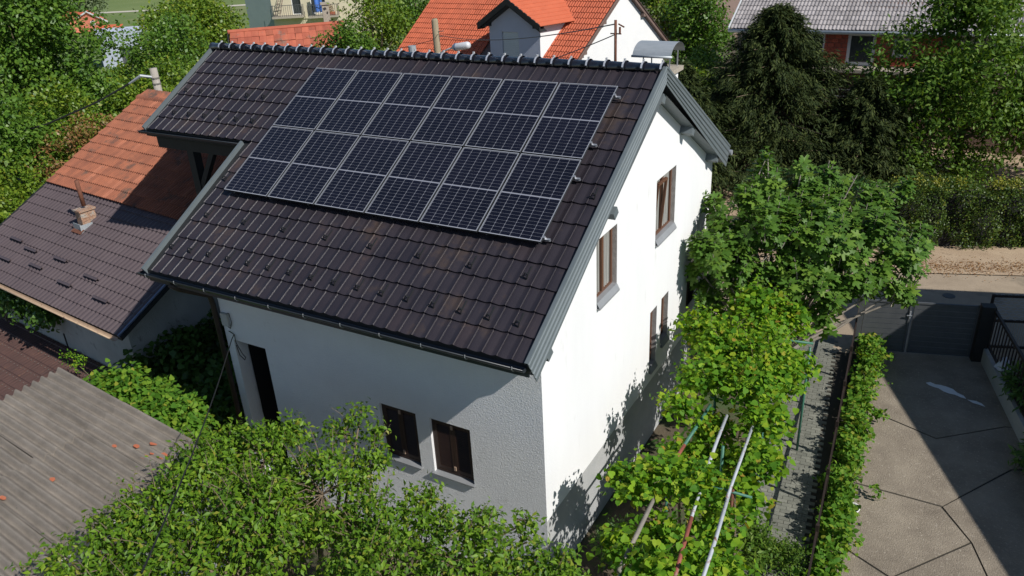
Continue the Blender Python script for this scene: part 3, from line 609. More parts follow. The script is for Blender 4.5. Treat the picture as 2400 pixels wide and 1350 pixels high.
# chimney with cowl
ch = part(house, 'chimney', M['stucco2'], lambda b: b.box(-.62, -.06, 5.55, 6.1, 6.6, 7.98))
def chsub(name, m, fn, smooth=False): b = MB(house.location); fn(b); o = b.build(name, m, None, smooth); o.parent = ch
chsub('chimney_flashing', M['cladding'], lambda b: b.poly(B_(-.85, .9, .07), B_(.1, .9, .07), B_(.1, 2.1, .07), B_(-.85, 2.1, .07)))
chsub('chimney_slab', M['concrete'], lambda b: b.box(-.70, .02, 5.47, 6.18, 7.98, 8.06))
chsub('cowl_leg', M['galv'], lambda b: [b.box(x, x+.02, y, y+.02, 8.06, 8.36) for x in (-.6, -.08) for y in (5.6, 6.05)])
chsub('cowl', M['zinc'], lambda b: [b.grid([[(x, 5.82+r*math.cos(a)*1.02, 8.30+r*math.sin(a)*.62) for a in np.linspace(.12, math.pi-.12, 13)] for x in (-.74, .02)]) for r in (.40, .392)]+[b.box(-.76, .04, 5.41, 5.44, 8.31, 8.35)], True)

# ------------------------------------------------------------------ solar panels on rails
U_, V_, N_ = V3(1, 0, 0), V3(0, CT, ST), V3(0, -ST, CT)
pw = 1.110; gap = (PXW-6*pw)/5; phh = (PH_-.032)/2
frm = MB(); fwid = .012
for (x0, x1, y0, y1) in ((0, pw, 0, fwid), (0, pw, phh-fwid, phh), (0, fwid, fwid, phh-fwid), (pw-fwid, pw, fwid, phh-fwid)): frm.box(x0, x1, y0, y1, -.036, .003)
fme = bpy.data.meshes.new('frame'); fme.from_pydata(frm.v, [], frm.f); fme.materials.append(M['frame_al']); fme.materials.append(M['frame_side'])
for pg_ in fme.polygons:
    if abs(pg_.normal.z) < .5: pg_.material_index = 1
bk = MB(); bk.box(fwid, pw-fwid, fwid, phh-fwid, -.02, -.006); bme = bpy.data.meshes.new('backsheet'); bme.from_pydata(bk.v, [], bk.f); bme.materials.append(M['backsheet'])
cl_ = MB(); mx_, my_ = fwid+.007, fwid+.009; cw = (pw-2*mx_)/6; mid = phh/2; chh = (mid-my_-.012)/12
for half in (my_, mid+.012):
    for i in range(6):
        for j in range(12):
            g = .0032; x0, y0 = mx_+i*cw+g, half+j*chh+g*.8; x1, y1 = x0+cw-2*g, y0+chh-1.6*g; k = .006
            cl_.poly((x0+k, y0, -.0035), (x1-k, y0, -.0035), (x1, y0+k, -.0035), (x1, y1-k, -.0035), (x1-k, y1, -.0035), (x0+k, y1, -.0035), (x0, y1-k, -.0035), (x0, y0+k, -.0035))
cme2 = bpy.data.meshes.new('solar_cell'); cme2.from_pydata(cl_.v, [], cl_.f); cme2.materials.append(M['cell'])
ordn = ['first', 'second', 'third', 'fourth', 'fifth', 'sixth']
for row in range(2):
    for i in range(6):
        s_ = PS+phh+row*(phh+.032); x = PXR-PXW+i*(pw+gap); p = F(x, s_, .16)
        o = thing('solar_panel', (0, 0, 0), '%s solar panel from the left in the %s row on the dark roof' % (ordn[i], ['upper', 'lower'][row]), 'solar panel', 'solar panels in two rows on the roof')
        o.matrix_basis = mtx(U_, V_, N_, p+N_*rng.uniform(-.002, .002))
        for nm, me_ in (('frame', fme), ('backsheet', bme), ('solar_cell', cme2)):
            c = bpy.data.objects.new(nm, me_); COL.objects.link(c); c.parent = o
            if nm == 'solar_cell': c['kind'] = 'stuff'
for k, s_ in enumerate((.86, 2.006, 2.764, 4.03)):
    t = thing('mounting_rail', tuple(F(-3.8, s_, .06)), '%s aluminium rail down from the ridge carrying the solar panels' % ['topmost', 'second', 'third', 'lowest'][k], 'mounting rail', 'rails under the solar panels')
    part(t, 'rail', M['rail'], lambda b: [b.pb(F(PXR-PXW-.06, s_+.018, .080), (PXW+.17, 0, 0), V_*.036, N_*.008), b.pb(F(PXR-PXW-.06, s_+.018, .112), (PXW+.17, 0, 0), V_*.036, N_*.008), b.pb(F(PXR-PXW-.06, s_+.003, .088), (PXW+.17, 0, 0), V_*.006, N_*.022)])
    part(t, 'end_clamp', M['rail'], lambda b: b.pb(F(PXR+.003, s_+.02, .12), (.03, 0, 0), V_*.04, N_*.045))
    for i in range(8): part(t, 'roof_hook', M['rail'], lambda b: b.pb(F(-7.1+i*.95, s_+.05, .03), (.03, 0, 0), V_*.03, N_*.06))

# mast and wires
t = thing('antenna_mast', (-.95, 5.1, 7.9), 'rusty thin roof mast carrying wires just behind the ridge', 'mast')
part(t, 'pole', M['rust'], lambda b: b.tube([(-.95, 5.1, 7.85), (-.95, 5.1, 9.02)], .028, 8), True)
part(t, 'insulator', M['rust'], lambda b: [b.bar((-1.05, 5.1, 8.78), (-.83, 5.08, 8.78), .02, .02), b.tube([(-.86, 5.09, 8.78), (-.86, 5.09, 8.9)], .02, 6), b.tube([(-.9, 5.12, 8.95), (-.78, 5.1, 8.9)], .015, 5)])

# ------------------------------------------------------------------ left neighbour
a6 = math.radians(-6.07); NU = V3(math.cos(a6), math.sin(a6), 0); NN = V3(-math.sin(a6), math.cos(a6), 0); NB = V3(-10.72, -.078, 2.8)
dep, rise = 6.38, 3.3; NV = nrmz(NN*dep+V3(0, 0, rise)); NL = math.hypot(dep, rise); NNn = np.cross(NU, NV)
NP = lambda u, v, h=0: NB+NU*u+NV*v+NNn*h
nb = thing('neighbour_house', tuple(NB+NU*-4+NN*5-V3(0, 0, 2.8)), 'low house on the left with orange tiles above brown metal sheets', 'house')
oprof = [(0, .05), (.12, .056), (.2, .010), (.36, .0), (.46, .010), (.54, .056), (.66, .050), (.74, .008), (.92, 0), (1, .03)]
om = tile_mesh('orange_tile', .205, .42, oprof, .045, .004, .035)
tiled(nb, om, M['orangetile'], NB, NU, NV, [(-8.0+.205*i, 3.25+.352*j) for j in range(12) for i in range(43)], name='orange_tile', jit=.008, yaw=.008)
for i in range(18):
    part(nb, 'ridge_tile', M['orangetile'], lambda b: b.grid([[NP(-8.05+i*.48+dx, NL, 0)+NN*math.sin(a)*.15*sc+V3(0, 0, math.cos(a)*.11*sc-.02) for a in np.linspace(-1.6, 1.6, 7)] for dx, sc in ((0, 1.1), (.5, .9))]), True)
# brown metal sheets: each sheet pressed into tile steps
for k in range(8):
    def f(b):
        u0 = -8.05+k*1.02; rows = []; vs = []
        for j in range(11): vs += [(j*.31-.02, .028), (j*.31+.285, .0)]
        for v, lift in vs:
            rows.append([NP(u0+t, min(v, 3.36), .004*k % .01+lift*(1 if v < 3.3 else 0)+.02*math.cos(2*math.pi*(t)/.17)-.02+.004) for t in np.linspace(0, 1.03, 37)])
        b.grid(rows)
    part(nb, 'metal_sheet', M['brownmetal'], f, False)
for (u, v) in [(-5.95, 1.05), (-3.86, .36+.1), (-4.3, 1.1), (-2.6, .62), (-2.2, 1.25), (-1.0, .75), (-6.9, 1.0), (-6.6, .5)]:
    pass
for (px0, n_) in [((-5.95, 1.12), 0), ((-6.95, 1.25), 0), ((-6.6, .62), 0), ((-5.1, .75), 0), ((-4.45, 1.17), 0), ((-3.45, .62), 0), ((-2.75, 1.02), 0), ((-1.75, .6), 0)]:
    u, v = px0
    part(nb, 'snow_guard', M['brownmetal'], lambda b: [b.pb(NP(u, v, .01), NU*.62, NV*.02, NNn*.075), b.pb(NP(u, v-.05, .07), NU*.62, NV*.07, NNn*.012)])
def f(b):
    for h0, h1 in ((-.02, -.12),):
        A = [NP(-8.0, 0, -.03), NP(.12, 0, -.03), NP(.12, NL, -.03), NP(-8.0, NL, -.03)]; C = [p-V3(0, 0, .1) for p in A]
        b.poly(*A); b.poly(*C[::-1]); b.poly(A[0], C[0], C[1], A[1]); b.poly(A[1], C[1], C[2], A[2]); b.poly(A[3], A[0], C[0], C[3])
        R = NP(-8.0, NL, -.03); R2 = NP(.12, NL, -.03); q = NN*dep-V3(0, 0, rise); b.poly(R, R2, R2+q, R+q); b.poly(R-V3(0, 0, .1), R+q-V3(0, 0, .1), R2+q-V3(0, 0, .1), R2-V3(0, 0, .1))
part(nb, 'roof_deck', M['darkwood'], f)
part(nb, 'verge_trim', M['bluetrim'], lambda b: b.pb(NP(0.02, -.02, -.12), NU*.05, NV*3.3, NNn*.13))
part(nb, 'verge_trim', M['darkwood'], lambda b: b.pb(NP(-8.08, -.02, -.12), NU*.05, NV*NL, NNn*.15))
part(nb, 'gutter', M['tangutter'], lambda b: [b.grid([[NB+NU*u-NN*.09+NN*.06*math.cos(a)+V3(0, 0, -.04+.06*math.sin(a)) for a in np.linspace(math.pi, 2*math.pi, 7)] for u in (-8.1, .05)]), b.tube([NB+NU*-8.1-NN*.15+V3(0, 0, -.04), NB+NU*.0-NN*.15+V3(0, 0, -.04)], .018, 6)], True)
G0 = lambda u, n, z: NB+NU*u+NN*n+V3(0, 0, z-2.8)
part(nb, 'front_wall', M['oldwall'], lambda b: b.poly(G0(-7.3, .45, 0), G0(-.5, .45, 0), G0(-.5, .45, 2.9), G0(-7.3, .45, 2.9)))
part(nb, 'side_wall', M['oldwall'], lambda b: b.poly(G0(-.5, .45, 0), G0(-.5, 12, 0), G0(-.5, 12, 2.9), G0(-.5, 6.38, 5.9), G0(-.5, .45, 2.9)))
part(nb, 'left_gable_wall', M['oldwall'], lambda b: b.poly(G0(-7.7, .45, 0), G0(-7.7, 12, 0), G0(-7.7, 12, 2.9), G0(-7.7, 6.38, 5.9), G0(-7.7, .45, 2.9)))
part(nb, 'window_slot', M['cable'], lambda b: b.pb(G0(-4.0, .43, .95), NU*.05, NN*.03, V3(0, 0, .55)))
# crumbling chimney with stove pipe
cc = NP(-4.62, 2.45, 0); k1 = [cc+NU*a+NN*d+V3(0, 0, z) for a, d, z in [(-.16, -.2, -.25), (.16, -.2, -.25), (.16, .2, -.2), (-.16, .2, -.2)]]
cch = part(nb, 'chimney', M['brick'], lambda b: [b.pb(cc+NU*-.13-NN*.22-V3(0, 0, .3), NU*.26, NN*.40, V3(0, 0, .64)), b.pb(cc+NU*-.17-NN*.25+V3(0, 0, .34), NU*.34, NN*.46, V3(0, 0, .05))])
def nsub(name, m, fn, sm=False): b = MB(nb.location); fn(b); o = b.build(name, m, None, sm); o.parent = cch
for j in range(5):
    for i in range(2): nsub('brick', M['brick'], lambda b: b.pb(cc+NU*.131+NN*(-.215+.2*i+.04*(j % 2))+V3(0, 0, -.08+.08*j), NU*.012, NN*.16, V3(0, 0, .062)))
nsub('flashing', M['zinc'], lambda b: [b.pb(cc+NU*.17-NN*.34-V3(0, 0, .28), NU*.02, NN*.66, V3(0, 0, .3)), b.pb(cc+NU*-.2-NN*.32-V3(0, 0, .3), NU*.36, NN*.02, V3(0, 0, .34))])
nsub('flashing_tray', M['rust'], lambda b: b.pb(NP(-4.85, 2.0, .02), NU*.45, NV*.16, NNn*.02))
nsub('stove_pipe', M['rust'], lambda b: b.tube([cc+V3(0, 0, .45), cc+V3(0, 0, 1.15)], .055, 10), True)
# lean-to roof in front
t = thing('lean_to_roof', tuple(G0(-4, -1, 0)), 'rusty brown metal lean-to roof in front of the low left house', 'roof')
def LT(u, v, h=0): n = .42-v*.97; return G0(u, n, 1.12-v*.235+h)
lens = [2.15]
for k in range(6):
    def f(b):
        u0 = -7.4+k*1.0; rows = []
        for j in range(8):
            for v, lf in ((2.2-j*.3, .022), (2.2-j*.3-.28, 0)): rows.append([LT(u0+tt, max(v, 0), lf+.012*math.cos(2*math.pi*tt/.12)) for tt in np.linspace(0, 1.01, 33)])
        b.grid(rows)
    part(t, 'metal_sheet', M['rustmetal'], f)
part(t, 'screw_head', M['wire'], lambda b: [b.pb(LT(-7.3+.18*i, v, .035), NU*.022, NN*.022, V3(0, 0, .012)) for i in range(32) for v in (.5, .8, 1.1, 1.4, 1.7)])['kind'] = 'stuff'
part(t, 'rafter', M['darkwood'], lambda b: [b.pb(LT(-7.3+1.4*i, 0, -.14), NU*.07, LT(0, 2.1)-LT(0, 0), V3(0, 0, .1)) for i in range(5)]+[b.pb(LT(-7.3+1.4*i, 2.0, -1.), NU*.07, NN*.07, V3(0, 0, .9)) for i in range(5)])
# corrugated fibre-cement shed roof
t = thing('shed', (-7.5, -4.5, 0), 'shed with corrugated grey fibre cement roof and orange tile shards', 'shed')
def CR(x, y, h=0): return V3(x, y-.08*(x+10), 3.02-.05*(x+10)+.02*(y+4)+h)
for j in range(6):
    for i in range(2):
        def f(b):
            y0 = -1.84-.885*(j+1); x0 = -10.05+i*2.25; zz = .012*((j+i) % 2)+.012*i; tl = rng.normal()*.006
            b.grid([[CR(x0+dx, y0+tt, zz+0.044*math.cos(2*math.pi*(tt)/.177)+tl*dx) for tt in np.linspace(0, .93, 64)] for dx in np.linspace(0, 2.36, 4)])
            b.grid([[CR(x0+dx, y0+tt, zz+q+0.044*math.cos(2*math.pi*(tt)/.177)+tl*dx) for tt in np.linspace(0, .93, 64)] for dx, q in ((0, 0), (0, -.012))])
            b.grid([[CR(x0+2.36, y0+tt, zz+q+0.044*math.cos(2*math.pi*(tt)/.177)+tl*2.36) for tt in np.linspace(0, .93, 64)] for q in (0, -.012)])
        part(t, 'corrugated_sheet', M['asbestos'], f, False)
part(t, 'shed_wall', M['oldwall'], lambda b: b.box(-9.9, -5.75, -6.9, -2.15, 0, 2.62))
shards = [(-6.35, -2.53, .09), (-6.2, -2.85, .11), (-5.95, -2.68, .14), (-6.55, -2.72, .08), (-7.05, -3.95, .08), (-7.35, -4.6, .09), (-6.15, -2.72, .06), (-6.8, -2.62, .06), (-6.9, -2.9, .07)]
slab = ['shard lying at the right end of the grey shed roof, upper one', 'larger shard beside the pear leaves on the shed roof', 'largest orange shard at the right tip of the shed roof', 'small shard left of the group on the shed roof', 'lone shard near the middle of the shed roof', 'lone shard nearest the lower left of the shed roof', 'thin sliver between the larger shards on the shed roof', 'tiny pale shard farthest left in the group', 'pale little shard below the group on the shed roof']
for (x, y, s_), lb in zip(shards, slab):
    o = MB(); p = CR(x, y+.08*(x+10), .034); pts = [p+V3(math.cos(a)*s_*rng.uniform(.6, 1.1), math.sin(a)*s_*.6*rng.uniform(.6, 1.1), .006*math.cos(a)) for a in np.linspace(0, 5.4, 7)]
    o.poly(*pts); [o.poly(a, a-V3(0, 0, .014), c-V3(0, 0, .014), c) for a, c in zip(pts, pts[1:]+pts[:1])]
    q = o.build('tile_shard', M['terracotta']); tag(q, lb, 'tile shard', 'orange tile shards on the shed roof')

# ------------------------------------------------------------------ pole on the left, pole with lamp behind the ridge
t = thing('utility_pole', (-20.6, 9.7, 0), 'weathered grey pole behind the orange tiled ridge on the left', 'utility pole')
part(t, 'pole', M['conc_pole'], lambda b: b.tube([(-20.6, 9.7, 0), (-20.6, 9.7, 6.42)], [.17, .13], 8), True)
part(t, 'strap', M['wire'], lambda b: [b.tube([(-20.6, 9.7, z), (-20.6, 9.7, z+.05)], .15, 10) for z in (5.85, 6.05)])
part(t, 'bracket', M['galv'], lambda b: b.tube([(-20.62, 9.6, 6.12), (-20.9, 9.35, 6.2), (-21.3, 9.1, 5.95)], [.05, .06, .035], 6))
tag(MB().tube([(-21.3, 9.1, 5.95), (-22.5, 8.5, 5.35), (-24.5, 7.6, 4.6), (-27, 6.4, 4.0)], .035, 5).build('aerial_cable', M['cable']), 'thick black cable sagging left from the weathered grey pole', 'cable')
LP = V3(-14.5, 18.7, 0)
t = thing('street_lamp', tuple(LP), 'round wooden pole with a light grey street lamp behind the ridge', 'street lamp')
part(t, 'pole', M['wood_pole'], lambda b: b.tube([LP, LP+V3(-.05, 0, 6.95), LP+V3(-.055, 0, 7.02)], [.16, .135, .1], 12), True)
part(t, 'arm', M['lampgrey'], lambda b: [b.tube([LP+V3(-.05, 0, 5.62), LP+V3(.55, .02, 5.85), LP+V3(.75, .02, 5.9)], .035, 8), b.tube([LP+V3(-.05, 0, 5.55), LP+V3(-.05, 0, 5.68)], .16, 12)], True)
lh = LP+V3(.7, .02, 5.9); ld = nrmz((1, 0, .16))
hd = part(t, 'lamp_head', M['lampgrey'], lambda b: b.tube([lh, lh+ld*.08, lh+ld*.2, lh+ld*.75, lh+ld*.85], [.07, .13, .15, .15, .1], 10), True)
part(t, 'lamp_collar', M['bluetrim'], lambda b: b.tube([lh+ld*.15, lh+ld*.22], .158, 10))
part(t, 'insulator', M['wire'], lambda b: [b.bar(LP+V3(-.1, 0, z), LP+V3(.35, 0, z+.05), .03, .03) for z in (6.5, 6.3)])
def wire(pts, r, label, m='wire', cat='wire'):
    tag(MB().tube(pts, r, 5, False).build('overhead_wire', M[m]), label, cat)
def sag(a, c, s_, n=14): a, c = np.array(a, float), np.array(c, float); return [a+(c-a)*t-V3(0, 0, 4*s_*t*(1-t)) for t in np.linspace(0, 1, n)]
wire(sag(LP+V3(0, 0, 6.4), (-.95, 5.1, 8.95), .25), .012, 'long thin wire from the wooden lamp pole to the roof mast')
wire(sag((-.95, 5.1, 8.95), (8, -1, 9.4), .1)[:1]+sag((-.95, 5.1, 8.95), (9, 12, 8.3), .2), .012, 'thin wire from the roof mast across the dark conifer')
wire(sag((-.97, 5.1, 8.76), (-4.4, 6.6, 7.55), .05), .010, 'short wire slanting down left from the mast behind the ridge')
wire(sag(LP+V3(-.1, 0, 6.2), (-24, 14, 5.2), .3), .012, 'black service wire running left from the wooden lamp pole', 'cable')
wire(sag((-6.83, -.04, 3.68), (-4.6, -3.0, 2.4), .05)[:1]+sag((-6.85, -.1, 3.6), (-.4, -6.4, 6.1), .12), .009, 'thin black cable running from the white front wall over the pear tree', 'cable', 'cable')
t = thing('pipe_cowl', (-12.6, 14.4, 0), 'small round grey metal flue cowl just above the ridge', 'flue')
part(t, 'pipe', M['zinc'], lambda b: b.tube([(-12.6, 14.4, 0), (-12.6, 14.4, 6.35)], .12, 10), True)
part(t, 'cowl', M['zinc'], lambda b: [b.tube([(-12.6, 14.4, 6.2), (-12.6, 14.4, 6.4)], .22, 12), b.tube([(-12.6, 14.4, 6.45), (-12.6, 14.4, 6.7)], .14, 12)])

# ------------------------------------------------------------------ orange roofed house behind the ridge
oh = thing('dormer_house', (-15, 30, 0), 'white gabled house with bright red roof and lilac dormer', 'house')
OO = V3(-12.0, 26.1, 0); OE = V3(-.996, .081, 0); OG = V3(.379, .925, 0)
OP = lambda e, g, z: OO+OE*e+OG*g+V3(0, 0, z)
hh = 3.4; EZ, PZ = 4.0, 7.25
OVf = OG*hh+V3(0, 0, PZ-EZ); OLs = np.linalg.norm(OVf); OV = OVf/OLs
rp = [(0, .03), (.13, .035), (.27, .008), (.38, 0), (.5, .03), (.63, .035), (.77, .008), (.88, 0), (1, .03)]
rm = tile_mesh('red_tile', .30, .42, rp, .03, 0)
# affine roof plane: explicit matrices keep the tiles along the skewed eave
OUu = -OE; me = rm; me.materials.append(M['redtile']); lv = np.array([q.co for q in me.vertices]); lf = [tuple(p.vertices) for p in me.polygons]
pl = []
for j in range(14):
    for i in range(38):
        e = 11.2-.3*i-.3; v = j*.335
        if 1.75 < e < 5.25 and v < 3.0-(0 if 2.3 < e < 4.7 else .6)*1 and (v < 2.95-abs(e-3.45)*.9 or v < 2.3 and 1.85 < e < 4.95): continue
        pl.append((OP(e+.3, 0, EZ)+OV*v, v))
NRM = nrmz(np.cross(OUu, OV)); VV = []; FF = []; T = []
pl.sort(key=lambda q: np.linalg.norm(q[0]-CAMP))
for k, (p, v) in enumerate(pl):
    p = p-np.array(oh.location)+NRM*rng.uniform(0, .005)
    if k < 300:
        o = bpy.data.objects.new('red_tile', me); COL.objects.link(o); o.parent = oh; o.matrix_basis = mtx(OUu, OV, NRM, p)
    else:
        b0 = len(VV)*len(lv); VV.append(p+lv[:, :1]*OUu+lv[:, 1:2]*OV+lv[:, 2:3]*NRM); FF += [tuple(b0+q for q in f_) for f_ in lf]; T += [rng.random()]*len(lv)
mm = bpy.data.meshes.new('red_tile_field'); mm.from_pydata([tuple(q) for q in np.concatenate(VV)], [], FF); a = mm.attributes.new('tint', 'FLOAT', 'POINT'); a.data.foreach_set('value', np.array(T, dtype=np.float32))
link('red_tile_field', mm, M['redtile'], oh)['kind'] = 'stuff'
part(oh, 'roof_deck', M['brownboard'], lambda b: [b.poly(OP(-.28, 0, EZ-.04), OP(11.2, 0, EZ-.04), OP(11.2, hh, PZ-.04), OP(-.28, hh, PZ-.04)), b.poly(OP(-.28, 2*hh, EZ-.04), OP(11.2, 2*hh, EZ-.04), OP(11.2, hh, PZ-.04), OP(-.28, hh, PZ-.04)), b.pb(OP(-.2, 0, EZ-.16), OE*11.4, OG*.03, V3(0, 0, .12))])
part(oh, 'gable_wall', M['whitewall'], lambda b: b.poly(OP(0, .35, 0), OP(0, 2*hh-.35, 0), OP(0, 2*hh-.35, EZ+.2), OP(0, hh, PZ-.2), OP(0, .35, EZ+.2)))
part(oh, 'front_wall', M['whitewall'], lambda b: b.poly(OP(0, .35, 0), OP(10.9, .35, 0), OP(10.9, .35, EZ+.1), OP(0, .35, EZ+.1)))
part(oh, 'far_wall', M['whitewall'], lambda b: b.poly(OP(10.9, .35, 0), OP(10.9, 2*hh-.35, 0), OP(10.9, hh, PZ-.2), OP(10.9, .35, EZ+.1)))
for g0, g1, z0, z1 in ((-.1, hh, EZ-.1, PZ), (2*hh+.1, hh, EZ-.1, PZ)):
    part(oh, 'verge_board', M['brownboard'], lambda b: b.pb(OP(-.22, g0, z0-.2), OE*.03, OP(0, g1, z1)-OP(0, g0, z0), V3(0, 0, .24)))
    part(oh, 'verge_soffit', M['brownboard'], lambda b: b.pb(OP(-.2, g0, z0-.16), OE*.25, OP(0, g1, z1)-OP(0, g0, z0), V3(0, 0, .02)))
for g, z in ((.7, EZ+.35), (2.0, EZ+1.6), (4.75, EZ+1.65), (6.35, EZ+.1)):
    part(oh, 'purlin_end', M['brownboard'], lambda b: b.pb(OP(-.2, g-.08, z), OE*.2, OG*.16, V3(0, 0, .16)))
# wall dormer
DP = lambda e, g, z: OP(e, g, z)
e0, e1, em = 1.75, 4.75, 3.2
dm = part(oh, 'dormer_wall', M['bluewall'], lambda b: wallgeo(b, DP(e1, .0, 0)+V3(0, 0, 0), -OE, 0, 3.0, 0, [(0, 5.85), (1.5, 6.78), (3.0, 5.85)], [(.75, 1.75, 3.98, 5.36)], .12, (0, -1, 0)))
def dsub(name, m, fn): b = MB(oh.location); fn(b); o = b.build(name, m); o.parent = dm; return o
dsub('roller_shutter', M['shade_blue'], lambda b: [b.pb(DP(e1-.75, .07, 4.03+.085*k), -OE*1.0, OG*.02, V3(0, 0, .08)) for k in range(16)])
dsub('window_frame', M['whiteframe'], lambda b: [b.pb(DP(e1-.75, .0, 3.94), -OE*1.0, OG*.1, V3(0, 0, .06)), b.pb(DP(e1-.68, .02, 4.0), -OE*.05, OG*.05, V3(0, 0, 1.36))])
dsub('dormer_side', M['whitewall'], lambda b: [b.poly(DP(e, 0, 3.9), DP(e, 2.05, 5.9), DP(e, 2.05, 6.0), DP(e, 0, 5.9)) for e in (e0, e1)])
rl = math.hypot(1.9, 1.18)
for sgn, name in ((-1, 'dormer_roof'), (1, 'dormer_roof')):
    A0 = DP(em, -.45, 6.96); A1 = DP(em, 3.1, 6.96); Lw = DP(em+sgn*1.85, -.45, 5.78); L1 = DP(em+sgn*1.85, 1.8, 5.78)
    r_ = part(oh, name, M['redtile'], lambda b: [b.poly(A0, A1, L1, Lw), b.poly(A0-V3(0, 0, .05), A1-V3(0, 0, .05), L1-V3(0, 0, .05), Lw-V3(0, 0, .05)), b.poly(Lw, L1, L1-V3(0, 0, .05), Lw-V3(0, 0, .05))]+
              [b.pb(A0+(Lw-A0)*(q/8)+V3(0, 0, .002), (A1-A0)*(1-.36*q/8), (Lw-A0)*.03, V3(0, 0, .03)) for q in range(1, 9)])
    part(oh, 'dormer_verge', M['darkwood'], lambda b: [b.pb(A0-V3(0, 0, .30), Lw-A0, OG*.06, V3(0, 0, .32)), b.pb(A0-V3(0, 0, .3), Lw-A0, OG*.45, V3(0, 0, .04))])
    part(oh, 'dormer_beam', M['darkwood'], lambda b: b.pb(DP(em+sgn*1.5-.1, -.4, 5.62), OE*.2, OG*.5, V3(0, 0, .22)))
part(oh, 'valley_flashing', M['fencemetal'], lambda b: [b.bar(DP(em, 3.0, 6.93), DP(em+s_*1.8, 1.75, 5.78), .12, .03) for s_ in (-1, 1)])

# small old house with flat clay tiles
sm_ = thing('old_barn', (-33, 27, 0), 'old low building with patched red clay tile roof behind the ridge', 'house')
R0 = V3(-34.4, 25.6, 5.0); RD = nrmz((.717, .697, 0)); RN = nrmz((.697, -.717, 0)); RV = nrmz(-RN+V3(0, 0, .85))
om2 = tile_mesh('clay_tile', .42, .62, [(0, .01), (.06, .0), (.5, .012), (.94, .0), (1, .01)], .03, .0)
tiled(sm_, om2, M['oldred'], R0, RD, RV, [(.42*i, -.55-.5*j) for j in range(6) for i in range(16)], name='clay_tile', jit=.04, yaw=.03)
part(sm_, 'ridge_cap', M['oldred'], lambda b: b.tube([R0-RD*.1, R0+RD*6.8], .13, 8))
part(sm_, 'roof_deck', M['brownboard'], lambda b: [b.poly(R0-V3(0, 0, .05), R0+RD*6.7-V3(0, 0, .05), R0+RD*6.7-RV*3.6-V3(0, 0, .05), R0-RV*3.6-V3(0, 0, .05)), b.poly(R0, R0+RD*6.7, R0+RD*6.7-RN*2.4-V3(0, 0, 2.), R0-RN*2.4-V3(0, 0, 2.))])
part(sm_, 'verge_board', M['darkwood'], lambda b: [b.bar(R0-RD*.12-V3(0, 0, .08), R0-RD*.12-RV*3.6-V3(0, 0, .08), .05, .16), b.bar(R0-RD*.12-V3(0, 0, .08), R0-RD*.12-RN*2.4-V3(0, 0, 2.08), .05, .16)])
part(sm_, 'gable_wall', M['darkwood'], lambda b: b.poly(R0+RD*.3-V3(0, 0, .1), R0+RD*.3+RN*2.4-V3(0, 0, 2.1), R0+RD*.3+RN*2.4-V3(0, 0, 5), R0+RD*.3-RN*2.2-V3(0, 0, 5), R0+RD*.3-RN*2.2-V3(0, 0, 1.9)))
part(sm_, 'front_wall', M['oldwall'], lambda b: b.pb(R0+RD*.3+RN*2.2-V3(0, 0, 5), RD*6.2, RN*-.1, V3(0, 0, 3.1)))
part(sm_, 'chimney', M['concrete'], lambda b: [b.pb(R0+RD*5.6-RN*.6-V3(0, 0, .6), RD*.42, RN*.4, V3(0, 0, 1.7)), b.pb(R0+RD*5.53-RN*.67+V3(0, 0, 1.1), RD*.56, RN*.54, V3(0, 0, .12))])

# apartment block far behind
ap = thing('apartment_block', (-54, 56, 0), 'cream apartment block with grey green side wall and railed balconies', 'building')
AC = V3(-57.73, 52.07, 0); AR = V3(.859, .512, 0); AN = V3(.512, -.859, 0); AL = nrmz((-.9, .0, 0)); AQ = lambda t_, n, z: AC+AR*t_+AN*n+V3(0, 0, z)
part(ap, 'side_wall', M['teal'], lambda b: b.poly(AC, AC+AL*3.6, AC+AL*3.6+V3(0, 0, 9), AC+V3(0, 0, 9)))
part(ap, 'front_wall', M['cream'], lambda b: wallgeo(b, AC, AR, 0, 9.5, 0, [(0, 9), (9.5, 9)], [(2.0, 2.95, 2.15, 4.4), (3.9, 5.4, 2.15, 4.4)], .3, AN))
part(ap, 'rear_wall', M['cream'], lambda b: b.poly(AC+AR*9.5, AC+AR*9.5-AN*8, AC+AR*9.5-AN*8+V3(0, 0, 9), AC+AR*9.5+V3(0, 0, 9)))
window(ap, AQ(2.0, 0, 2.15), AR, AN, .95, 2.2, .2, M['whiteframe'], 0, sill=False, curtain=False)
window(ap, AQ(3.9, 0, 2.15), AR, AN, 1.5, 2.2, .2, M['whiteframe'], 1, sill=False, curtain=False)
for k, (t0, t1, zf) in enumerate(((.15, 3.2, 2.12), (3.75, 6.7, 2.0))):
    bl = part(ap, 'balcony', M['concrete'], lambda b: b.pb(AQ(t0, 0, zf-.18), AR*(t1-t0), AN*1.1, V3(0, 0, .18)))
    def bsub(name, m, fn): b = MB(ap.location); fn(b); o = b.build(name, m); o.parent = bl
    bsub('railing', M['fencemetal'], lambda b: [b.bar(AQ(t0, 1.07, zf+1.05), AQ(t1, 1.07, zf+1.05), .05, .05), b.bar(AQ(t0, 1.07, zf+.1), AQ(t1, 1.07, zf+.1), .04, .04)]+[b.bar(AQ(tt, 1.07, zf), AQ(tt, 1.07, zf+1.05), .025, .025, (1, 0, 0)) for tt in np.arange(t0, t1+.01, .21)]+[b.bar(AQ(tt, q, zf), AQ(tt, q, zf+1.05), .025, .025, (1, 0, 0)) for tt in (t0, t1) for q in (.2, .5, .8)])
tt = thing('folding_ladder', tuple(AQ(.7, .6, 2.12)), 'brown wooden ladder leaning on the left balcony of the apartment block', 'ladder')
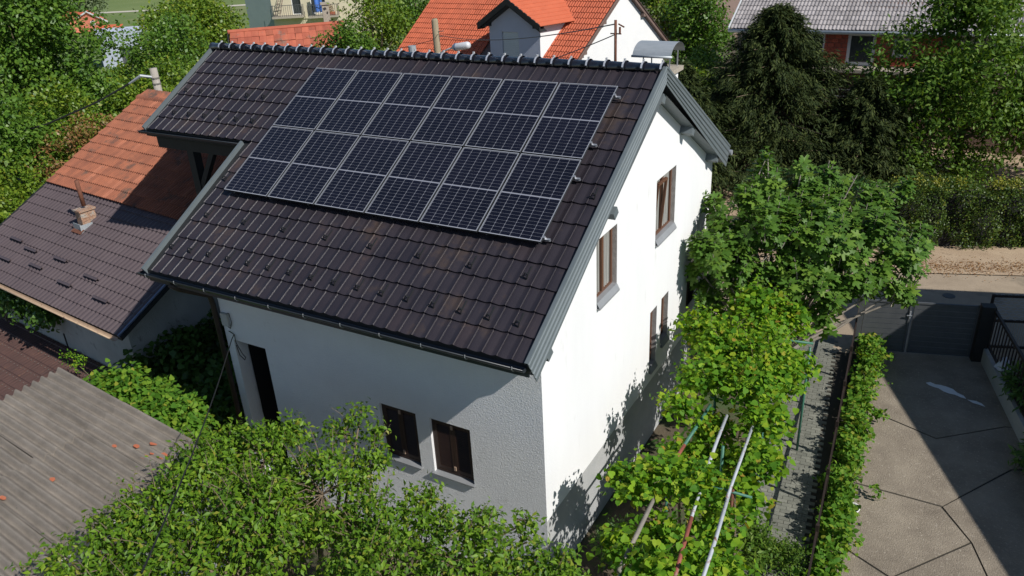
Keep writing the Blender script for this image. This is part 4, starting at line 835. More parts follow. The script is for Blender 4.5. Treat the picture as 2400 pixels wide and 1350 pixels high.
part(tt, 'stile', M['brownboard'], lambda b: b.bar(AQ(.35, .7, 2.15), AQ(1.05, .4, 4.1), .06, .06)); part(tt, 'stile', M['brownboard'], lambda b: b.bar(AQ(.85, .7, 2.15), AQ(1.45, .4, 4.1), .06, .06))
for k in range(6): part(tt, 'rung', M['brownboard'], lambda b: b.bar(AQ(.41+.115*k, .68-.04*k, 2.4+.29*k), AQ(.9+.1*k, .68-.04*k, 2.4+.29*k), .05, .04))
tag(MB().box(0, 0, 0, 0, 0, 0).build('towel', M['bluetrim']) if False else MB().grid([[AQ(4.5+.75*a, .85+.05*math.sin(a*9), z) for a in np.linspace(0, 1, 9)] for z in (2.4, 3.6, 4.4)]).build('laundry', mat('blue_cloth', (.05, .15, .5), (.08, .2, .6), 4, .9)), 'blue cloth hanging on the right apartment balcony', 'laundry')
fb = thing('flower_box', tuple(AQ(5.9, .8, 2.0)), 'terracotta flower box on the right apartment balcony', 'flower box')
part(fb, 'box', M['terracotta'], lambda b: b.pb(AQ(5.4, .65, 2.02), AR*1.0, AN*.3, V3(0, 0, .3)))
p_, d_, n_, _ = crown([(*AQ(5.9, .8, 2.55), .35)], 260, .2, 13); leaves('plant', 'quad', p_, d_, n_, np.full(len(p_), .12), L_['autumn'], fb)

# red house and white house far left
rh = thing('salmon_house', (-92, 55, 0), 'distant salmon house with orange roof beyond the left trees', 'house')
SC = V3(-85.6, 49.3, .2); AR_, AN_ = AR, AN; AR = AR*.5; AN = AN*.5; ZK = .55; 
part(rh, 'wall', M['salmon'], lambda b: [b.poly(SC, SC+AR*6, SC+AR*6+V3(0, 0, 1.2), SC+AR*2.4+V3(0, 0, 2.2), SC+V3(0, 0, 1.65)), b.poly(SC, SC-AR*1-AN*-3, SC-AR*1-AN*-3+V3(0, 0, 1.65), SC+V3(0, 0, 1.65))])
part(rh, 'roof', M['redtile'], lambda b: [b.poly(SC+AR*2.4+V3(0, 0, 2.25)+AN*.3, SC+AR*-.6+V3(0, 0, 1.5)+AN*.3, SC+AR*-6-AN*1+V3(0, 0, 1.5), SC+AR*-4-AN*4+V3(0, 0, 2.25)), b.poly(SC+AR*2.4+V3(0, 0, 2.25)+AN*.3, SC+AR*6.6+V3(0, 0, 1.15)+AN*.3, SC+AR*4-AN*5+V3(0, 0, 1.15), SC+AR*0-AN*5+V3(0, 0, 2.25))])
part(rh, 'verge', M['whiteframe'], lambda b: [b.bar(SC+AR*2.4+V3(0, 0, 2.28)+AN*.35, SC+AR*6.7+V3(0, 0, 1.1)+AN*.35, .08, .14), b.bar(SC+AR*2.4+V3(0, 0, 2.28)+AN*.35, SC+AR*-.6+V3(0, 0, 1.5)+AN*.35, .08, .14)])
window(rh, SC+AR*2.6+V3(0, 0, .75), AR, AN, .5, .5, .0, M['whiteframe'], 0, sill=False, curtain=False)
part(rh, 'porch_roof', M['redtile'], lambda b: b.poly(SC+AR*4.6+AN*.2+V3(0, 0, .75), SC+AR*10+AN*.2+V3(0, 0, .75), SC+AR*10+AN*2+V3(0, 0, .45), SC+AR*4+AN*2+V3(0, 0, .45)))
AR, AN = AR_, AN_
wh = thing('white_outbuilding', (-60, 35, 0), 'white flat roofed building showing through the left trees', 'building')
WC = V3(-60.5, 34.3, 0)
part(wh, 'wall', M['bluewall'], lambda b: [wallgeo(b, WC, AR, 0, 7, 0, [(0, 3), (7, 3)], [(1.6, 3.4, 0, 1.7)], .3, AN), b.poly(WC, WC+AR*-1.5-AN*3, WC+AR*-1.5-AN*3+V3(0, 0, 3), WC+V3(0, 0, 3))])
part(wh, 'roof', M['bluewall'], lambda b: b.poly(WC+V3(0, 0, 3.02), WC+AR*7+V3(0, 0, 3.02), WC+AR*6-AN*4+V3(0, 0, 3.02), WC-AR*1.5-AN*3+V3(0, 0, 3.02)))
part(wh, 'door', M['fencemetal'], lambda b: b.pb(WC+AR*1.6-AN*.3, AR*1.8, AN*.05, V3(0, 0, 1.7)))
ph = thing('pink_house', (-19, 58, 0), 'pink beige house wall glimpsed between trees right of the gable', 'house')
PC = V3(-18.5, 60, 0)
part(ph, 'wall', M['pinkhouse'], lambda b: b.pb(PC, V3(6, .8, 0), V3(-.5, 5, 0), V3(0, 0, 6)))
part(ph, 'balcony', M['whiteframe'], lambda b: b.pb(PC+V3(.4, -1, 1.5), V3(2.2, .3, 0), V3(0, 1, 0), V3(0, 0, .25)))

# brick house with grey roof, upper right
bh = thing('brick_house', (1, 33, 0), 'red hollow brick house with long grey tiled roof behind the trees', 'house')
BY = 31.3; slv = nrmz((0, 1, .52))
gm_ = tile_mesh('grey_tile', .33, .44, rp, .03, .0)
tiled(bh, gm_, M['greytile'], V3(-5.75, BY-.55, 5.12), (1, .045, 0), slv, [(.33*i, .36*j) for j in range(10) for i in range(48)], name='grey_tile', jit=.01, yaw=.006)
part(bh, 'roof_deck', M['brownboard'], lambda b: b.poly(V3(-5.7, BY-.6, 5.06), V3(11, BY+.15, 5.06), V3(11, BY+4, 7.2), V3(-5.7, BY+3.4, 7.2)))
part(bh, 'verge_board', M['whiteframe'], lambda b: b.pb(V3(-5.85, BY-.6, 5.0), V3(.05, 0, 0), slv*4, V3(0, 0, .2)))
part(bh, 'gutter', M['zinc'], lambda b: b.tube([V3(-5.8, BY-.68, 5.05), V3(11, BY+.08, 5.05)], .085, 10), True)
holes = [(3.25, 4.05, 3.85, 4.95), (5.05, 6.25, 3.55, 4.98), (7.0, 7.7, 4.0, 4.75)]
part(bh, 'mortar_wall', [M['mortar'], M['whiteframe']], lambda b: wallgeo(b, V3(-5.5, BY+.02, 0), (1, 0, 0), 0, 16, 0, [(0, 5.1), (16, 5.1)], holes, .2, (0, -1, 0)))
def inh(x, z): return any(a-.14 < x+.0 < c-.11 and z0-.19 < z < z1 for a, c, z0, z1 in holes)
bmk = MB().box(0, .29, -.03, .05, 0, .17); bme_ = bpy.data.meshes.new('brick'); bme_.from_pydata(bmk.v, [], bmk.f); bme_.materials.append(M['redbrick']); nbk = 0
for j in range(8):
    z = 3.58+j*.19
    cuts = [(a, c) for a, c, z0, z1 in holes if z0-.16 < z < z1]
    for i in range(26):
        x0 = 1.4+i*.31+(.15 if j % 2 else 0); x1 = x0+.29
        for a, c in cuts:
            if a-.005 < x0 < c+.005: x0 = c+.005
            if a-.005 < x1 < c+.005: x1 = a-.005
        if x1-x0 < .05 or any(x0 < a and x1 > c for a, c in cuts): continue
        o = bpy.data.objects.new('brick', bme_); COL.objects.link(o); o.parent = bh; o.location = V3(-5.5+x0, BY, z)-np.array(bh.location); o.scale.x = (x1-x0)/.29
part(bh, 'lower_wall', M['brownboard'], lambda b: b.box(-5.5, 10.5, BY-.05, BY-.02, 0, 3.36))
window(bh, V3(-2.25, BY, 3.85), (1, 0, 0), (0, -1, 0), .8, 1.1, .08, M['whiteframe'], 0, sill=True, curtain=False, fw=.08)
window(bh, V3(-.45, BY, 3.55), (1, 0, 0), (0, -1, 0), 1.2, 1.43, .08, M['whiteframe'], 0, sill=False, curtain=False, fw=.13)
window(bh, V3(1.5, BY, 4.0), (1, 0, 0), (0, -1, 0), .7, .75, .06, M['whiteframe'], 0, sill=False, curtain=False, fw=.09)
part(bh, 'balcony_slab', M['concrete'], lambda b: b.box(-2.3, 4, BY-1.0, BY-.05, 3.38, 3.52))
part(bh, 'balcony_rail', M['galv'], lambda b: [b.box(-2.3, 4, BY-1.0, BY-.97, z, z+.03) for z in (2.3, 2.6)])

# ------------------------------------------------------------------ house to the right of the driveway (its roof shades the drive)
E1 = nrmz((.957, .29, 0)); N1 = V3(-E1[1], E1[0], 0); AP = V3(9.35, 13.2, 6.5)
dh = thing('driveway_house', tuple(AP-V3(0, 0, 6.5)+E1*5), 'neighbouring white house standing just right of the driveway', 'house')
rq = AP-N1*14-V3(0, 0, 14*.15); rk = AP+N1*1.2-V3(0, 0, 2.2)
part(dh, 'roof', M['tile'], lambda b: [b.pb(AP-V3(0, 0, .15), E1*10, rq-AP, V3(0, 0, .15)), b.pb(AP-V3(0, 0, .15), E1*10, rk-AP, V3(0, 0, .15))])
part(dh, 'gable_wall', M['whitewall'], lambda b: b.pb(AP+E1*.5-N1*13.5-V3(0, 0, 6.5), E1*.3, N1*14.4, V3(0, 0, 4.2)))
part(dh, 'gable_top', M['whitewall'], lambda b: b.poly(AP+E1*.5-N1*13.5-V3(0, 0, 2.3), AP+E1*.5+N1*.9-V3(0, 0, 2.3), AP+E1*.5+N1*.9-V3(0, 0, 1.75), AP+E1*.5-V3(0, 0, .15), AP+E1*.5-N1*13.5-V3(0, 0, 2.2)))
part(dh, 'rear_wall', M['whitewall'], lambda b: b.pb(AP+E1*.5+N1*.9-V3(0, 0, 6.5), E1*9, N1*-.3, V3(0, 0, 4.6)))

# ------------------------------------------------------------------ driveway gate and fences
gt = thing('driveway_gate', (4.8, 11.4, 0), 'anthracite double gate of horizontal boards closing the driveway', 'gate')
g0, g1 = V3(3.52, 10.98, 0), V3(6.17, 11.72, 0); gd = nrmz(g1-g0); gl_ = np.linalg.norm(g1-g0); gn = V3(gd[1], -gd[0], 0)
for k, (a, c) in enumerate(((0.0, 1.1), (1.16, gl_-.12))):
    for j in range(9): part(gt, 'gate_board', M['fencemetal'], lambda b: b.pb(g0+gd*(a+.05)+V3(0, 0, .1+j*.15), gd*(c-a-.1), gn*.02, V3(0, 0, .138)))
    part(gt, 'leaf_frame', M['fencemetal'], lambda b: [b.pb(g0+gd*a+V3(0, 0, .06)-gn*.01, gd*.05, gn*.05, V3(0, 0, 1.44)), b.pb(g0+gd*(c-.05)+V3(0, 0, .06)-gn*.01, gd*.05, gn*.05, V3(0, 0, 1.44)), b.pb(g0+gd*a+V3(0, 0, 1.455)-gn*.01, gd*(c-a), gn*.05, V3(0, 0, .045)), b.pb(g0+gd*a+V3(0, 0, .055)-gn*.01, gd*(c-a), gn*.05, V3(0, 0, .04))])
part(gt, 'gate_post', M['fencemetal'], lambda b: b.pb(g0-gd*.14-gn*.04, gd*.12, gn*.12, V3(0, 0, 1.6)))
part(gt, 'gate_post', M['darkwood'], lambda b: b.pb(g1-gd*.1-gn*.06, gd*.3, gn*.25, V3(0, 0, 1.55)))
part(gt, 'gate_handle', M['galv'], lambda b: [b.pb(g0+gd*1.06+gn*.04+V3(0, 0, 1.05), gd*.04, gn*.02, V3(0, 0, .2)), b.bar(g0+gd*1.0+gn*.08+V3(0, 0, 1.14), g0+gd*1.12+gn*.08+V3(0, 0, 1.14), .02, .02)])
# railing between path and driveway
rf = thing('path_railing', (3.75, 6.5, 0), 'dark low two-rail railing along the paved garden path', 'railing')
ra, rb_ = V3(4.05, 1.0, 0), V3(3.38, 11.0, 0); rdn = nrmz(rb_-ra)
for z in (.18, .82): part(rf, 'rail', M['fencedark'], lambda b: b.bar(ra+V3(0, 0, z), rb_+V3(0, 0, z), .035, .05))
for k in range(7):
    p = ra+rdn*(10.0*k/6); part(rf, 'post', M['fencedark'], lambda b: b.bar(p, p+V3(0, 0, .98), .06, .06))
# wall and mesh fence right of the driveway
rw = thing('mesh_fence', (6.9, 10.5, 0), 'dark framed fence with galvanised wire mesh right of the driveway gate', 'fence')
f0, f1 = V3(6.25, 11.9, 0), V3(7.5, 7.0, 0)
part(rw, 'base_wall', M['plinth'], lambda b: b.pb(f0, f1-f0, V3(.16, .04, 0), V3(0, 0, .4)))
part(rw, 'top_rail', M['fencedark'], lambda b: b.bar(f0+V3(.08, 0, 1.45), f1+V3(.08, 0, 1.45), .06, .07))
part(rw, 'bottom_rail', M['fencedark'], lambda b: b.bar(f0+V3(.08, 0, .5), f1+V3(.08, 0, .5), .05, .05))
for k in range(26): part(rw, 'picket', M['fencedark'], lambda b: b.bar(f0+(f1-f0)*(k/26)+V3(.08, 0, .5), f0+(f1-f0)*(k/26)+V3(.08, 0, 1.45), .03, .03, (1, 0, 0)))
sm2 = thing('street_mesh_gate', (7.2, 12.6, 0), 'black framed street gate with wavy wire mesh at the right edge', 'gate')
s0, s1 = V3(6.32, 12.3, 0), V3(9.0, 13.2, 0); sd = nrmz(s1-s0)
part(sm2, 'frame', M['fencedark'], lambda b: [b.bar(s0+V3(0, 0, z), s1+V3(0, 0, z), .06, .06) for z in (1.55, .85, .1)]+[b.bar(s0+sd*q, s0+sd*q+V3(0, 0, 1.58), .07, .07, (1, 0, 0)) for q in (0, 1.4, 2.7)])
def f(b):
    for j in range(9):
        z0 = .9+j*.085
        b.tube([s0+sd*q+V3(0, 0, z0+.022*math.sin(q*38+(j % 2)*math.pi)) for q in np.arange(0.03, 2.75, .04)], .005, 4, False)
part(sm2, 'wavy_mesh', M['galv'], f)['kind'] = 'stuff'
part(sm2, 'lower_bars', M['galv'], lambda b: [b.bar(s0+sd*q+V3(0, 0, .12), s0+sd*q+V3(0, 0, .83), .008, .008, (1, 0, 0)) for q in np.arange(.06, 2.7, .055)])['kind'] = 'stuff'
bagp = V3(6.75, 10.6, 0)
o = part(rw, 'plastic_bag', mat('crumpled_white_plastic', (.5, .54, .62), (.6, .62, .7), 6, .4), lambda b: b.grid([[bagp+V3(.12*math.cos(a)*r*(1+.3*math.sin(a*5+z*9)), .2*math.sin(a)*r*(1+.25*math.cos(a*3)), z) for a in np.linspace(0, 6.283, 15)] for z, r in ((.4, .6), (.48, 1.3), (.6, .9), (.72, .5), (.8, .1))]))
mwo = o.matrix_world.copy(); o.parent = None; o.location = rw.location; tag(o, 'crumpled white plastic sheet on the low wall by the mesh fence', 'plastic sheet')

# ------------------------------------------------------------------ pergola of old pipes
pg = thing('pergola', (2.4, 3.5, 0), 'makeshift grapevine pergola of painted metal pipes beside the house', 'pergola')
def pipe(name, a, c, m, r=.028, label=None):
    o = part(pg, name, M[m], lambda b: b.tube([a, (np.array(a)+np.array(c))/2+rng.normal(size=3)*.01, c], r, 8), True)
    if label: o['label'] = label
pipe('pipe', (1.87, -1.4, 2.62), (1.77, .35, 2.62), 'greyslat', .035, 'bare grey weathered timber rail')
pipe('pipe', (1.74, 1.0, 2.6), (1.76, 1.75, 2.6), 'red_paint', .03, 'rusty red half of the left rail'); pipe('pipe', (1.76, 1.75, 2.6), (1.80, 3.1, 2.6), 'green_paint', .03, 'green half of the left rail')
pipe('pipe', (2.62, -1.4, 2.6), (2.42, .1, 2.6), 'red_paint', .032, 'red primer front length of the middle rail'); pipe('pipe', (2.42, .1, 2.6), (2.34, .95, 2.6), 'white_paint', .026, 'thin pale length of the middle rail')
pipe('pipe', (2.3, 1.2, 2.6), (2.16, 2.9, 2.6), 'white_paint', .028, 'pale blue grey length of the middle rail')
pipe('pipe', (2.96, -1.4, 2.6), (2.76, 1.0, 2.62), 'white_paint', .029, 'long flaking white front rail'); pipe('pipe', (2.78, .7, 2.64), (2.66, 2.7, 2.64), 'white_paint', .025, 'flaking white rear rail')
pipe('pipe', (2.0, 5.8, 2.7), (3.05, 5.95, 2.7), 'green_paint', .026); pipe('pipe', (2.3, 5.1, 2.7), (2.35, 6.3, 2.7), 'green_paint', .022); pipe('pipe', (2.5, 6.6, 2.75), (2.62, 7.6, 2.75), 'green_paint', .022)
pipe('pipe', (1.7, .95, 2.56), (3.1, .98, 2.56), 'green_paint', .022); pipe('pipe', (1.7, 3.4, 2.56), (3.1, 3.45, 2.56), 'green_paint', .022)
for k, (x, y) in enumerate([(1.85, -1.3), (2.95, -1.3), (1.75, .95), (2.8, .98), (1.8, 3.4), (2.7, 3.45), (1.95, 5.8), (3.0, 5.95), (2.35, 2.0)]):
    part(pg, 'post', M['green_paint' if k != 3 else 'rust'], lambda b: b.tube([(x, y, 0), (x, y, 2.6)], .026, 8), True)

# ------------------------------------------------------------------ vegetation near the house
VINE0 = [(0.95, 5.45, 2.75, 0.45), (1.85, 6.33, 3.0, 0.54), (2.47, 6.39, 2.8, 0.45), (1.62, 4.65, 2.8, 0.51), (2.4, 4.47, 2.85, 0.57), (1.61, 3.5, 2.8, 0.42), (2.38, 3.55, 2.85, 0.5), (2.95, 4.24, 2.65, 0.4), (1.5, 2.6, 2.7, 0.3), (2.95, 3.05, 2.5, 0.42), (1.72, 0.72, 2.66, 0.36), (2.3, 0.85, 2.6, 0.33), (3.07, 2.2, 2.3, 0.36), (1.4, 0.41, 2.6, 0.34), (2.8, 0.5, 2.15, 0.36), (2.1, -0.01, 2.1, 0.36), (2.65, -0.6, 2.2, 0.4), (2.26, -1.12, 2.6, 0.3), (3.0, 1.5, 2.0, 0.34), (3.1, -0.2, 2.0, 0.37), (2.3, 2.6, 1.75, 0.38), (1.55, 2.4, 1.7, 0.38), (2.5, 1.8, 1.7, .35), (2.0, 2.0, 1.6, .35), (1.5, -.3, 1.9, .3), (1.45, 5.0, 2.9, .35), (2.2, 5.5, 2.75, .4), (3.0, 5.4, 2.4, .3), (1.9, 3.0, 2.0, .4), (2.2, -.9, 1.8, .4)]
VINE = [(x-.14 if x > 2.7 else x-.04, y, z, q*.9) for x, y, z, q in VINE0]
vt = thing('grapevine', (2.4, 1.5, 0), 'bright green grapevine covering the pipe pergola along the house', 'grapevine')
pos, dr, nr, C = crown(VINE, 19000, .24, 10, up=.95, inner=.12, squash=.62, droop=.45)
leaves('foliage', 'heart', pos, dr*.8, nr+np.array([0, 0, .45]), rng.uniform(.055, .13, len(pos)), L_['vine'], vt, 300)
shoots(vt, C, 90, 'heart', L_['vine'], .10, .3, .7, up=.15)
vs_ = MB(vt.location)
for k in range(60):
    c = C[rng.integers(len(C))]; d = nrmz(rng.normal(size=3)*(1, 1, .35)+V3(0, 0, .25)); vs_.tube([c, c+d*.18, c+d*.36+V3(0, 0, .04)], [.006, .004, .002], 4, False)
for x, y in ((1.9, 1.0), (2.85, .9), (2.5, 3.4), (1.8, 5.7), (2.9, -1.2)): vs_.tube([(x, y, 0), (x+.08, y+.05, 1.2), (x-.02, y+.1, 2.5)], [.035, .028, .02], 6)
vs_.build('stem', M['bark'], vt)['kind'] = 'stuff'
# vine on the railing
iv = thing('fence_vine', (3.95, 6.5, 0), 'narrow low bright green vine strip growing along the path railing', 'vine')
IB = []
for k in range(70):
    q = k/69; y = 11.3-10.4*q; x = 3.80+.47*q+rng.normal()*.05+.05*math.sin(k*.7); IB.append((x, y, .20+rng.normal()*.06, .165+rng.uniform(-.05, .07), .2))
    if k % 3 == 0: IB.append((x+rng.normal()*.1, y, .42+rng.normal()*.06, .13))
pos, dr, nr, C = crown(IB, 9500, .15, 9, up=.8, inner=.12)
leaves('foliage', 'heart', pos, dr, nr, rng.uniform(.05, .105, len(pos)), L_['ivy'], iv, 300)
shoots(iv, C, 70, 'heart', L_['ivy'], .08, .2, .45, up=.5)
p2, d2, n2, _ = crown([(4.35, 7.6, .3, .1), (4.5, 7.65, .28, .1), (4.62, 7.7, .3, .08), (4.1, 10.3, .4, .1), (4.25, 10.35, .38, .08), (4.7, 5.0, .25, .1)], 160, .1, 8, up=.8)
leaves('side_shoot', 'heart', p2, d2, n2, np.full(len(p2), .08), L_['ivy'], iv)
part(iv, 'stem', M['bark'], lambda b: [b.tube([(x, y, 0), (x+.05, y+.1, .2), (x+rng.normal()*.1, y+.2, .4)], [.02, .014, .006], 5) for x, y, *_ in IB[::6]])
for (x, y, col) in ((4.33, 4.3, 'whitewall'), (4.30, 3.3, 'whitewall')):
    t = thing('flower_pot', (x, y, 0), 'white plastic flower pot at the foot of the vine hedge, %s' % ('the farther one' if y > 3.5 else 'the nearer one'), 'flower pot', 'white pots by the vine hedge')
    part(t, 'pot', M[col], lambda b: b.grid([[(x+r*math.cos(a), y+r*math.sin(a), z) for a in np.linspace(0, 6.2832, 17)] for z, r in ((0, .1), (.22, .15), (.25, .165), (.25, .145), (.2, .14))]), True)
    part(t, 'soil', M['ground'], lambda b: b.tube([(x, y, .18), (x, y, .21)], .138, 14))
# round shrubs by the path
def shrub(name, label, x, y, z, r, n, lm, kind='oval', size=.07, cat='shrub', group=None):
    t = thing(name, (x, y, 0), label, cat, group)
    bl = [(x+rng.normal()*r*.35, y+rng.normal()*r*.35, z+rng.normal()*r*.2, r*.7) for _ in range(5)]
    pos, dr, nr, C = crown(bl, n, .16, 12, up=.7); ok = pos[:, 2] > .03
    leaves('foliage', kind, pos[ok], dr[ok], nr[ok], size*rng.uniform(.7, 1.3, ok.sum()), lm, t)
    part(t, 'stem', M['bark'], lambda b: [b.tube([(x, y, 0), tuple((np.array([x, y, 0])+c)/2+rng.normal(size=3)*.05), tuple(c)], [.02, .012, .005], 4) for c in C[:10]])
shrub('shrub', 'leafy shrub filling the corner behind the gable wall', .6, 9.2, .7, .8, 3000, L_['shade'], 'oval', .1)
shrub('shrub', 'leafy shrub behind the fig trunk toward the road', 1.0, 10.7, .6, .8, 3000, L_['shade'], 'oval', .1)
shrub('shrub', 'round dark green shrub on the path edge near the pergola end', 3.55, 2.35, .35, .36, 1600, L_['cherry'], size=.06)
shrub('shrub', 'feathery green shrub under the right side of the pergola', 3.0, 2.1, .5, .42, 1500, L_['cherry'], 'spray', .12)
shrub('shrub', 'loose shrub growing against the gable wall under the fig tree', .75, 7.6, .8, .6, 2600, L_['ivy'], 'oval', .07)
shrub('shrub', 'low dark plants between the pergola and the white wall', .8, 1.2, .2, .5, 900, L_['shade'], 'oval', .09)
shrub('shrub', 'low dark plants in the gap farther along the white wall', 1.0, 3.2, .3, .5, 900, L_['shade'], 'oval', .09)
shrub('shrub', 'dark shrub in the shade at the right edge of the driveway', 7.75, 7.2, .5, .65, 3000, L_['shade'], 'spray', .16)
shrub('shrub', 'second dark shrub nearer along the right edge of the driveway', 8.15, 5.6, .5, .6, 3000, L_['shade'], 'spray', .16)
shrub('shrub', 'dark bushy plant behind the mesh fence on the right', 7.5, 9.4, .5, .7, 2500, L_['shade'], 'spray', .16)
# fig tree
FIG = [(1.27, 8.79, 5.0, 0.51), (1.92, 9.36, 4.9, 0.54), (0.74, 7.64, 4.6, 0.49), (2.59, 9.92, 4.7, 0.45), (3.4, 10.49, 4.3, 0.45), (0.91, 6.88, 3.9, 0.56), (1.64, 7.45, 4.4, 0.69), (2.51, 8.07, 4.3, 0.74), (3.44, 9.26, 3.9, 0.77), (4.17, 9.52, 3.5, 0.63), (4.53, 10.49, 3.5, 0.42), (0.46, 7.23, 4.1, 0.34), (1.36, 7.51, 3.2, 0.6), (2.41, 7.73, 3.3, 0.68), (3.3, 8.35, 3.2, 0.59), (2.95, 7.47, 2.9, 0.44), (3.84, 9.06, 3.1, 0.53), (1.14, 8.75, 5.5, 0.21), (1.25, 8.6, 5.8, 0.13), (1.92, 9.04, 5.5, 0.19), (2.44, 9.4, 5.3, 0.21), (2.44, 9.39, 5.6, 0.12), (3.12, 9.82, 5.0, 0.21), (3.05, 9.46, 5.3, 0.11), (3.94, 11.09, 4.6, 0.18), (0.39, 6.67, 4.2, 0.24), (0.25, 8.05, 4.6, 0.29), (1.06, 7.77, 4.9, 0.38), (2.03, 8.1, 3.6, 0.67), (2.94, 8.5, 3.8, 0.71), (1.05, 7.73, 4.0, 0.58), (4.4, 9.46, 2.6, 0.22), (4.17, 9.56, 2.6, 0.16), (0.35, 7.3, 3.2, .32), (.5, 7.6, 2.4, .38), (.3, 7.0, 3.7, .28), (.55, 6.9, 2.8, .3), (1.88, 8.39, 4.5, 0.57), (2.76, 9.03, 4.5, 0.53)]
ft = thing('fig_tree', (2.0, 8.2, 0), 'broad fig tree with large lobed leaves between house and gate', 'fig tree')
B = np.array(FIG); nro = 1000; bw = np.maximum(B[:, 3], .30)**2; bi = rng.choice(len(B), nro, p=bw/bw.sum())
d = rng.normal(size=(nro, 3))+np.array([.15, -.35, .5]); d /= np.linalg.norm(d, axis=1, keepdims=True)
RC_ = B[bi, :3]+d*B[bi, 3:4]*np.where(rng.random((nro, 1)) < .22, rng.uniform(.2, .8, (nro, 1)), rng.uniform(.8, 1.12, (nro, 1)))
ax = d*.55+np.array([0, 0, .75])+rng.normal(size=d.shape)*.15; ax /= np.linalg.norm(ax, axis=1, keepdims=True)
hq = B[rng.integers(len(B), size=26)]; hdd = rng.normal(size=(26, 3))+np.array([.2, -.7, .3]); hdd /= np.linalg.norm(hdd, axis=1, keepdims=True); hcc = hq[:, :3]+hdd*hq[:, 3:4]
kp = np.all([np.linalg.norm(RC_-q_, axis=1) > rng.uniform(.16, .32) for q_ in hcc], axis=0); RC_, ax = RC_[kp], ax[kp]
P_, D_, N2_, S_ = [], [], [], []
for c, a in zip(RC_, ax):
    u = nrmz(np.cross(a, rng.normal(size=3))); v = np.cross(a, u); k = rng.integers(5, 11); ph_ = rng.random()*6; ls_ = rng.uniform(.11, .20)
    for q in range(k):
        t = ph_+q*2.4; el = .75-.13*q; hd = u*math.cos(t)+v*math.sin(t); dd = hd*math.cos(el)+a*math.sin(el)
        P_.append(c-a*.045*q+hd*.02); D_.append(dd+V3(0, 0, -.12)); N2_.append(a*math.cos(el)-hd*math.sin(el)+V3(0, 0, .3)); S_.append(ls_*rng.uniform(.85, 1.15)*(1 if q > 1 else .6))
leaves('crown', 'lobed', np.array(P_), np.array(D_), np.array(N2_), np.array(S_), L_['fig'], ft, 300)
fk = [V3(2.0, 8.2, 0), V3(1.95, 8.2, .9)]
part(ft, 'trunk', M['figbark'], lambda b: b.tube([fk[0], fk[1], fk[1]+V3(0, 0, .3)], [.14, .11, .09], 9), True)
def f(b):
    for x, y, z, r in FIG: b.tube([fk[1], (fk[1]+V3(x, y, z))/2+V3(0, 0, -.15)+rng.normal(size=3)*.15, V3(x, y, z-r*.9)], [.05, .035, .014], 6, False)
    for c, a in zip(RC_[:450], ax[:450]): b.tube([c-a*.45-V3(0, 0, .1), c-a*.2, c], [.014, .010, .006], 4, False)
part(ft, 'branch', M['figbark'], f)['kind'] = 'stuff'
# pear tree in the foreground
PEAR = [(-3.92, -3.33, 3.6, 0.6), (-3.48, -2.56, 3.5, 0.62), (-2.16, -2.75, 3.5, 0.66), (-2.35, -3.84, 3.6, 0.8), (-3.66, -4.3, 3.6, 0.66), (-3.92, -4.97, 3.6, 0.5), (-1.05, -3.19, 3.5, 0.64), (-0.56, -2.5, 3.4, 0.5), (0.31, -2.3, 3.4, 0.36), (-0.37, -3.61, 3.5, 0.7), (0.55, -3.07, 3.5, 0.65), (1.15, -2.61, 3.4, 0.36), (-2.79, -1.5, 3.5, 0.3), (-3.62, -1.76, 3.5, 0.26), (-4.27, -2.33, 3.5, 0.3), (-4.47, -2.75, 3.5, 0.3), (-1.98, -1.9, 3.4, 0.34), (-2.64, -4.66, 3.6, 0.6), (-4.09, -5.47, 3.6, 0.4), (0.70, -1.85, 3.45, 0.13), (.72, -1.9, 3.15, .16), (1.5, -2.45, 3.4, 0.28), (-2.6, -1.3, 3.85, .14), (-2.2, -1.45, 3.75, .14), (-1.4, -5.0, 3.5, .7), (0.4, -4.4, 3.4, .7), (-3.0, -5.6, 3.5, .6), (1.4, -3.6, 3.2, .5), (-2.9, -3.1, 3.1, .7)]
pt = thing('pear_tree', (-1.9, -3.4, 0), 'large pear tree in the foreground in front of the shaded wall', 'pear tree')
pos, dr, nr, C = crown(PEAR, 36000, .15, 15, up=.5, inner=.3, holes=1.0, squash=.85, droop=.65)
leaves('crown', 'oval', pos, dr, nr, rng.uniform(.07, .12, len(pos)), L_['pear'], pt, 300, wid=1.0)
shoots(pt, C, 150, 'oval', L_['pear'], .10, .25, .5, up=.7)
fkp = V3(-1.9, -3.3, 1.5)
part(pt, 'trunk', M['bark'], lambda b: b.tube([(-1.9, -3.4, -.05), (-1.95, -3.35, .8), fkp], [.17, .14, .12], 10), True)
def f(b):
    for x, y, z, r in PEAR: b.tube([fkp, (fkp+V3(x, y, z))/2+V3(0, 0, .1)+rng.normal(size=3)*.15, V3(x, y, z-.05)], [.06, .035, .01], 6, False)
    for c in C[:700]: 
        q = B0[np.argmin(np.linalg.norm(B0-c, axis=1))]; b.tube([q, (q+c)/2+rng.normal(size=3)*.05, c], [.012, .008, .004], 4, False)
B0 = np.array([p[:3] for p in PEAR])
part(pt, 'branch', M['bark'], f)['kind'] = 'stuff'
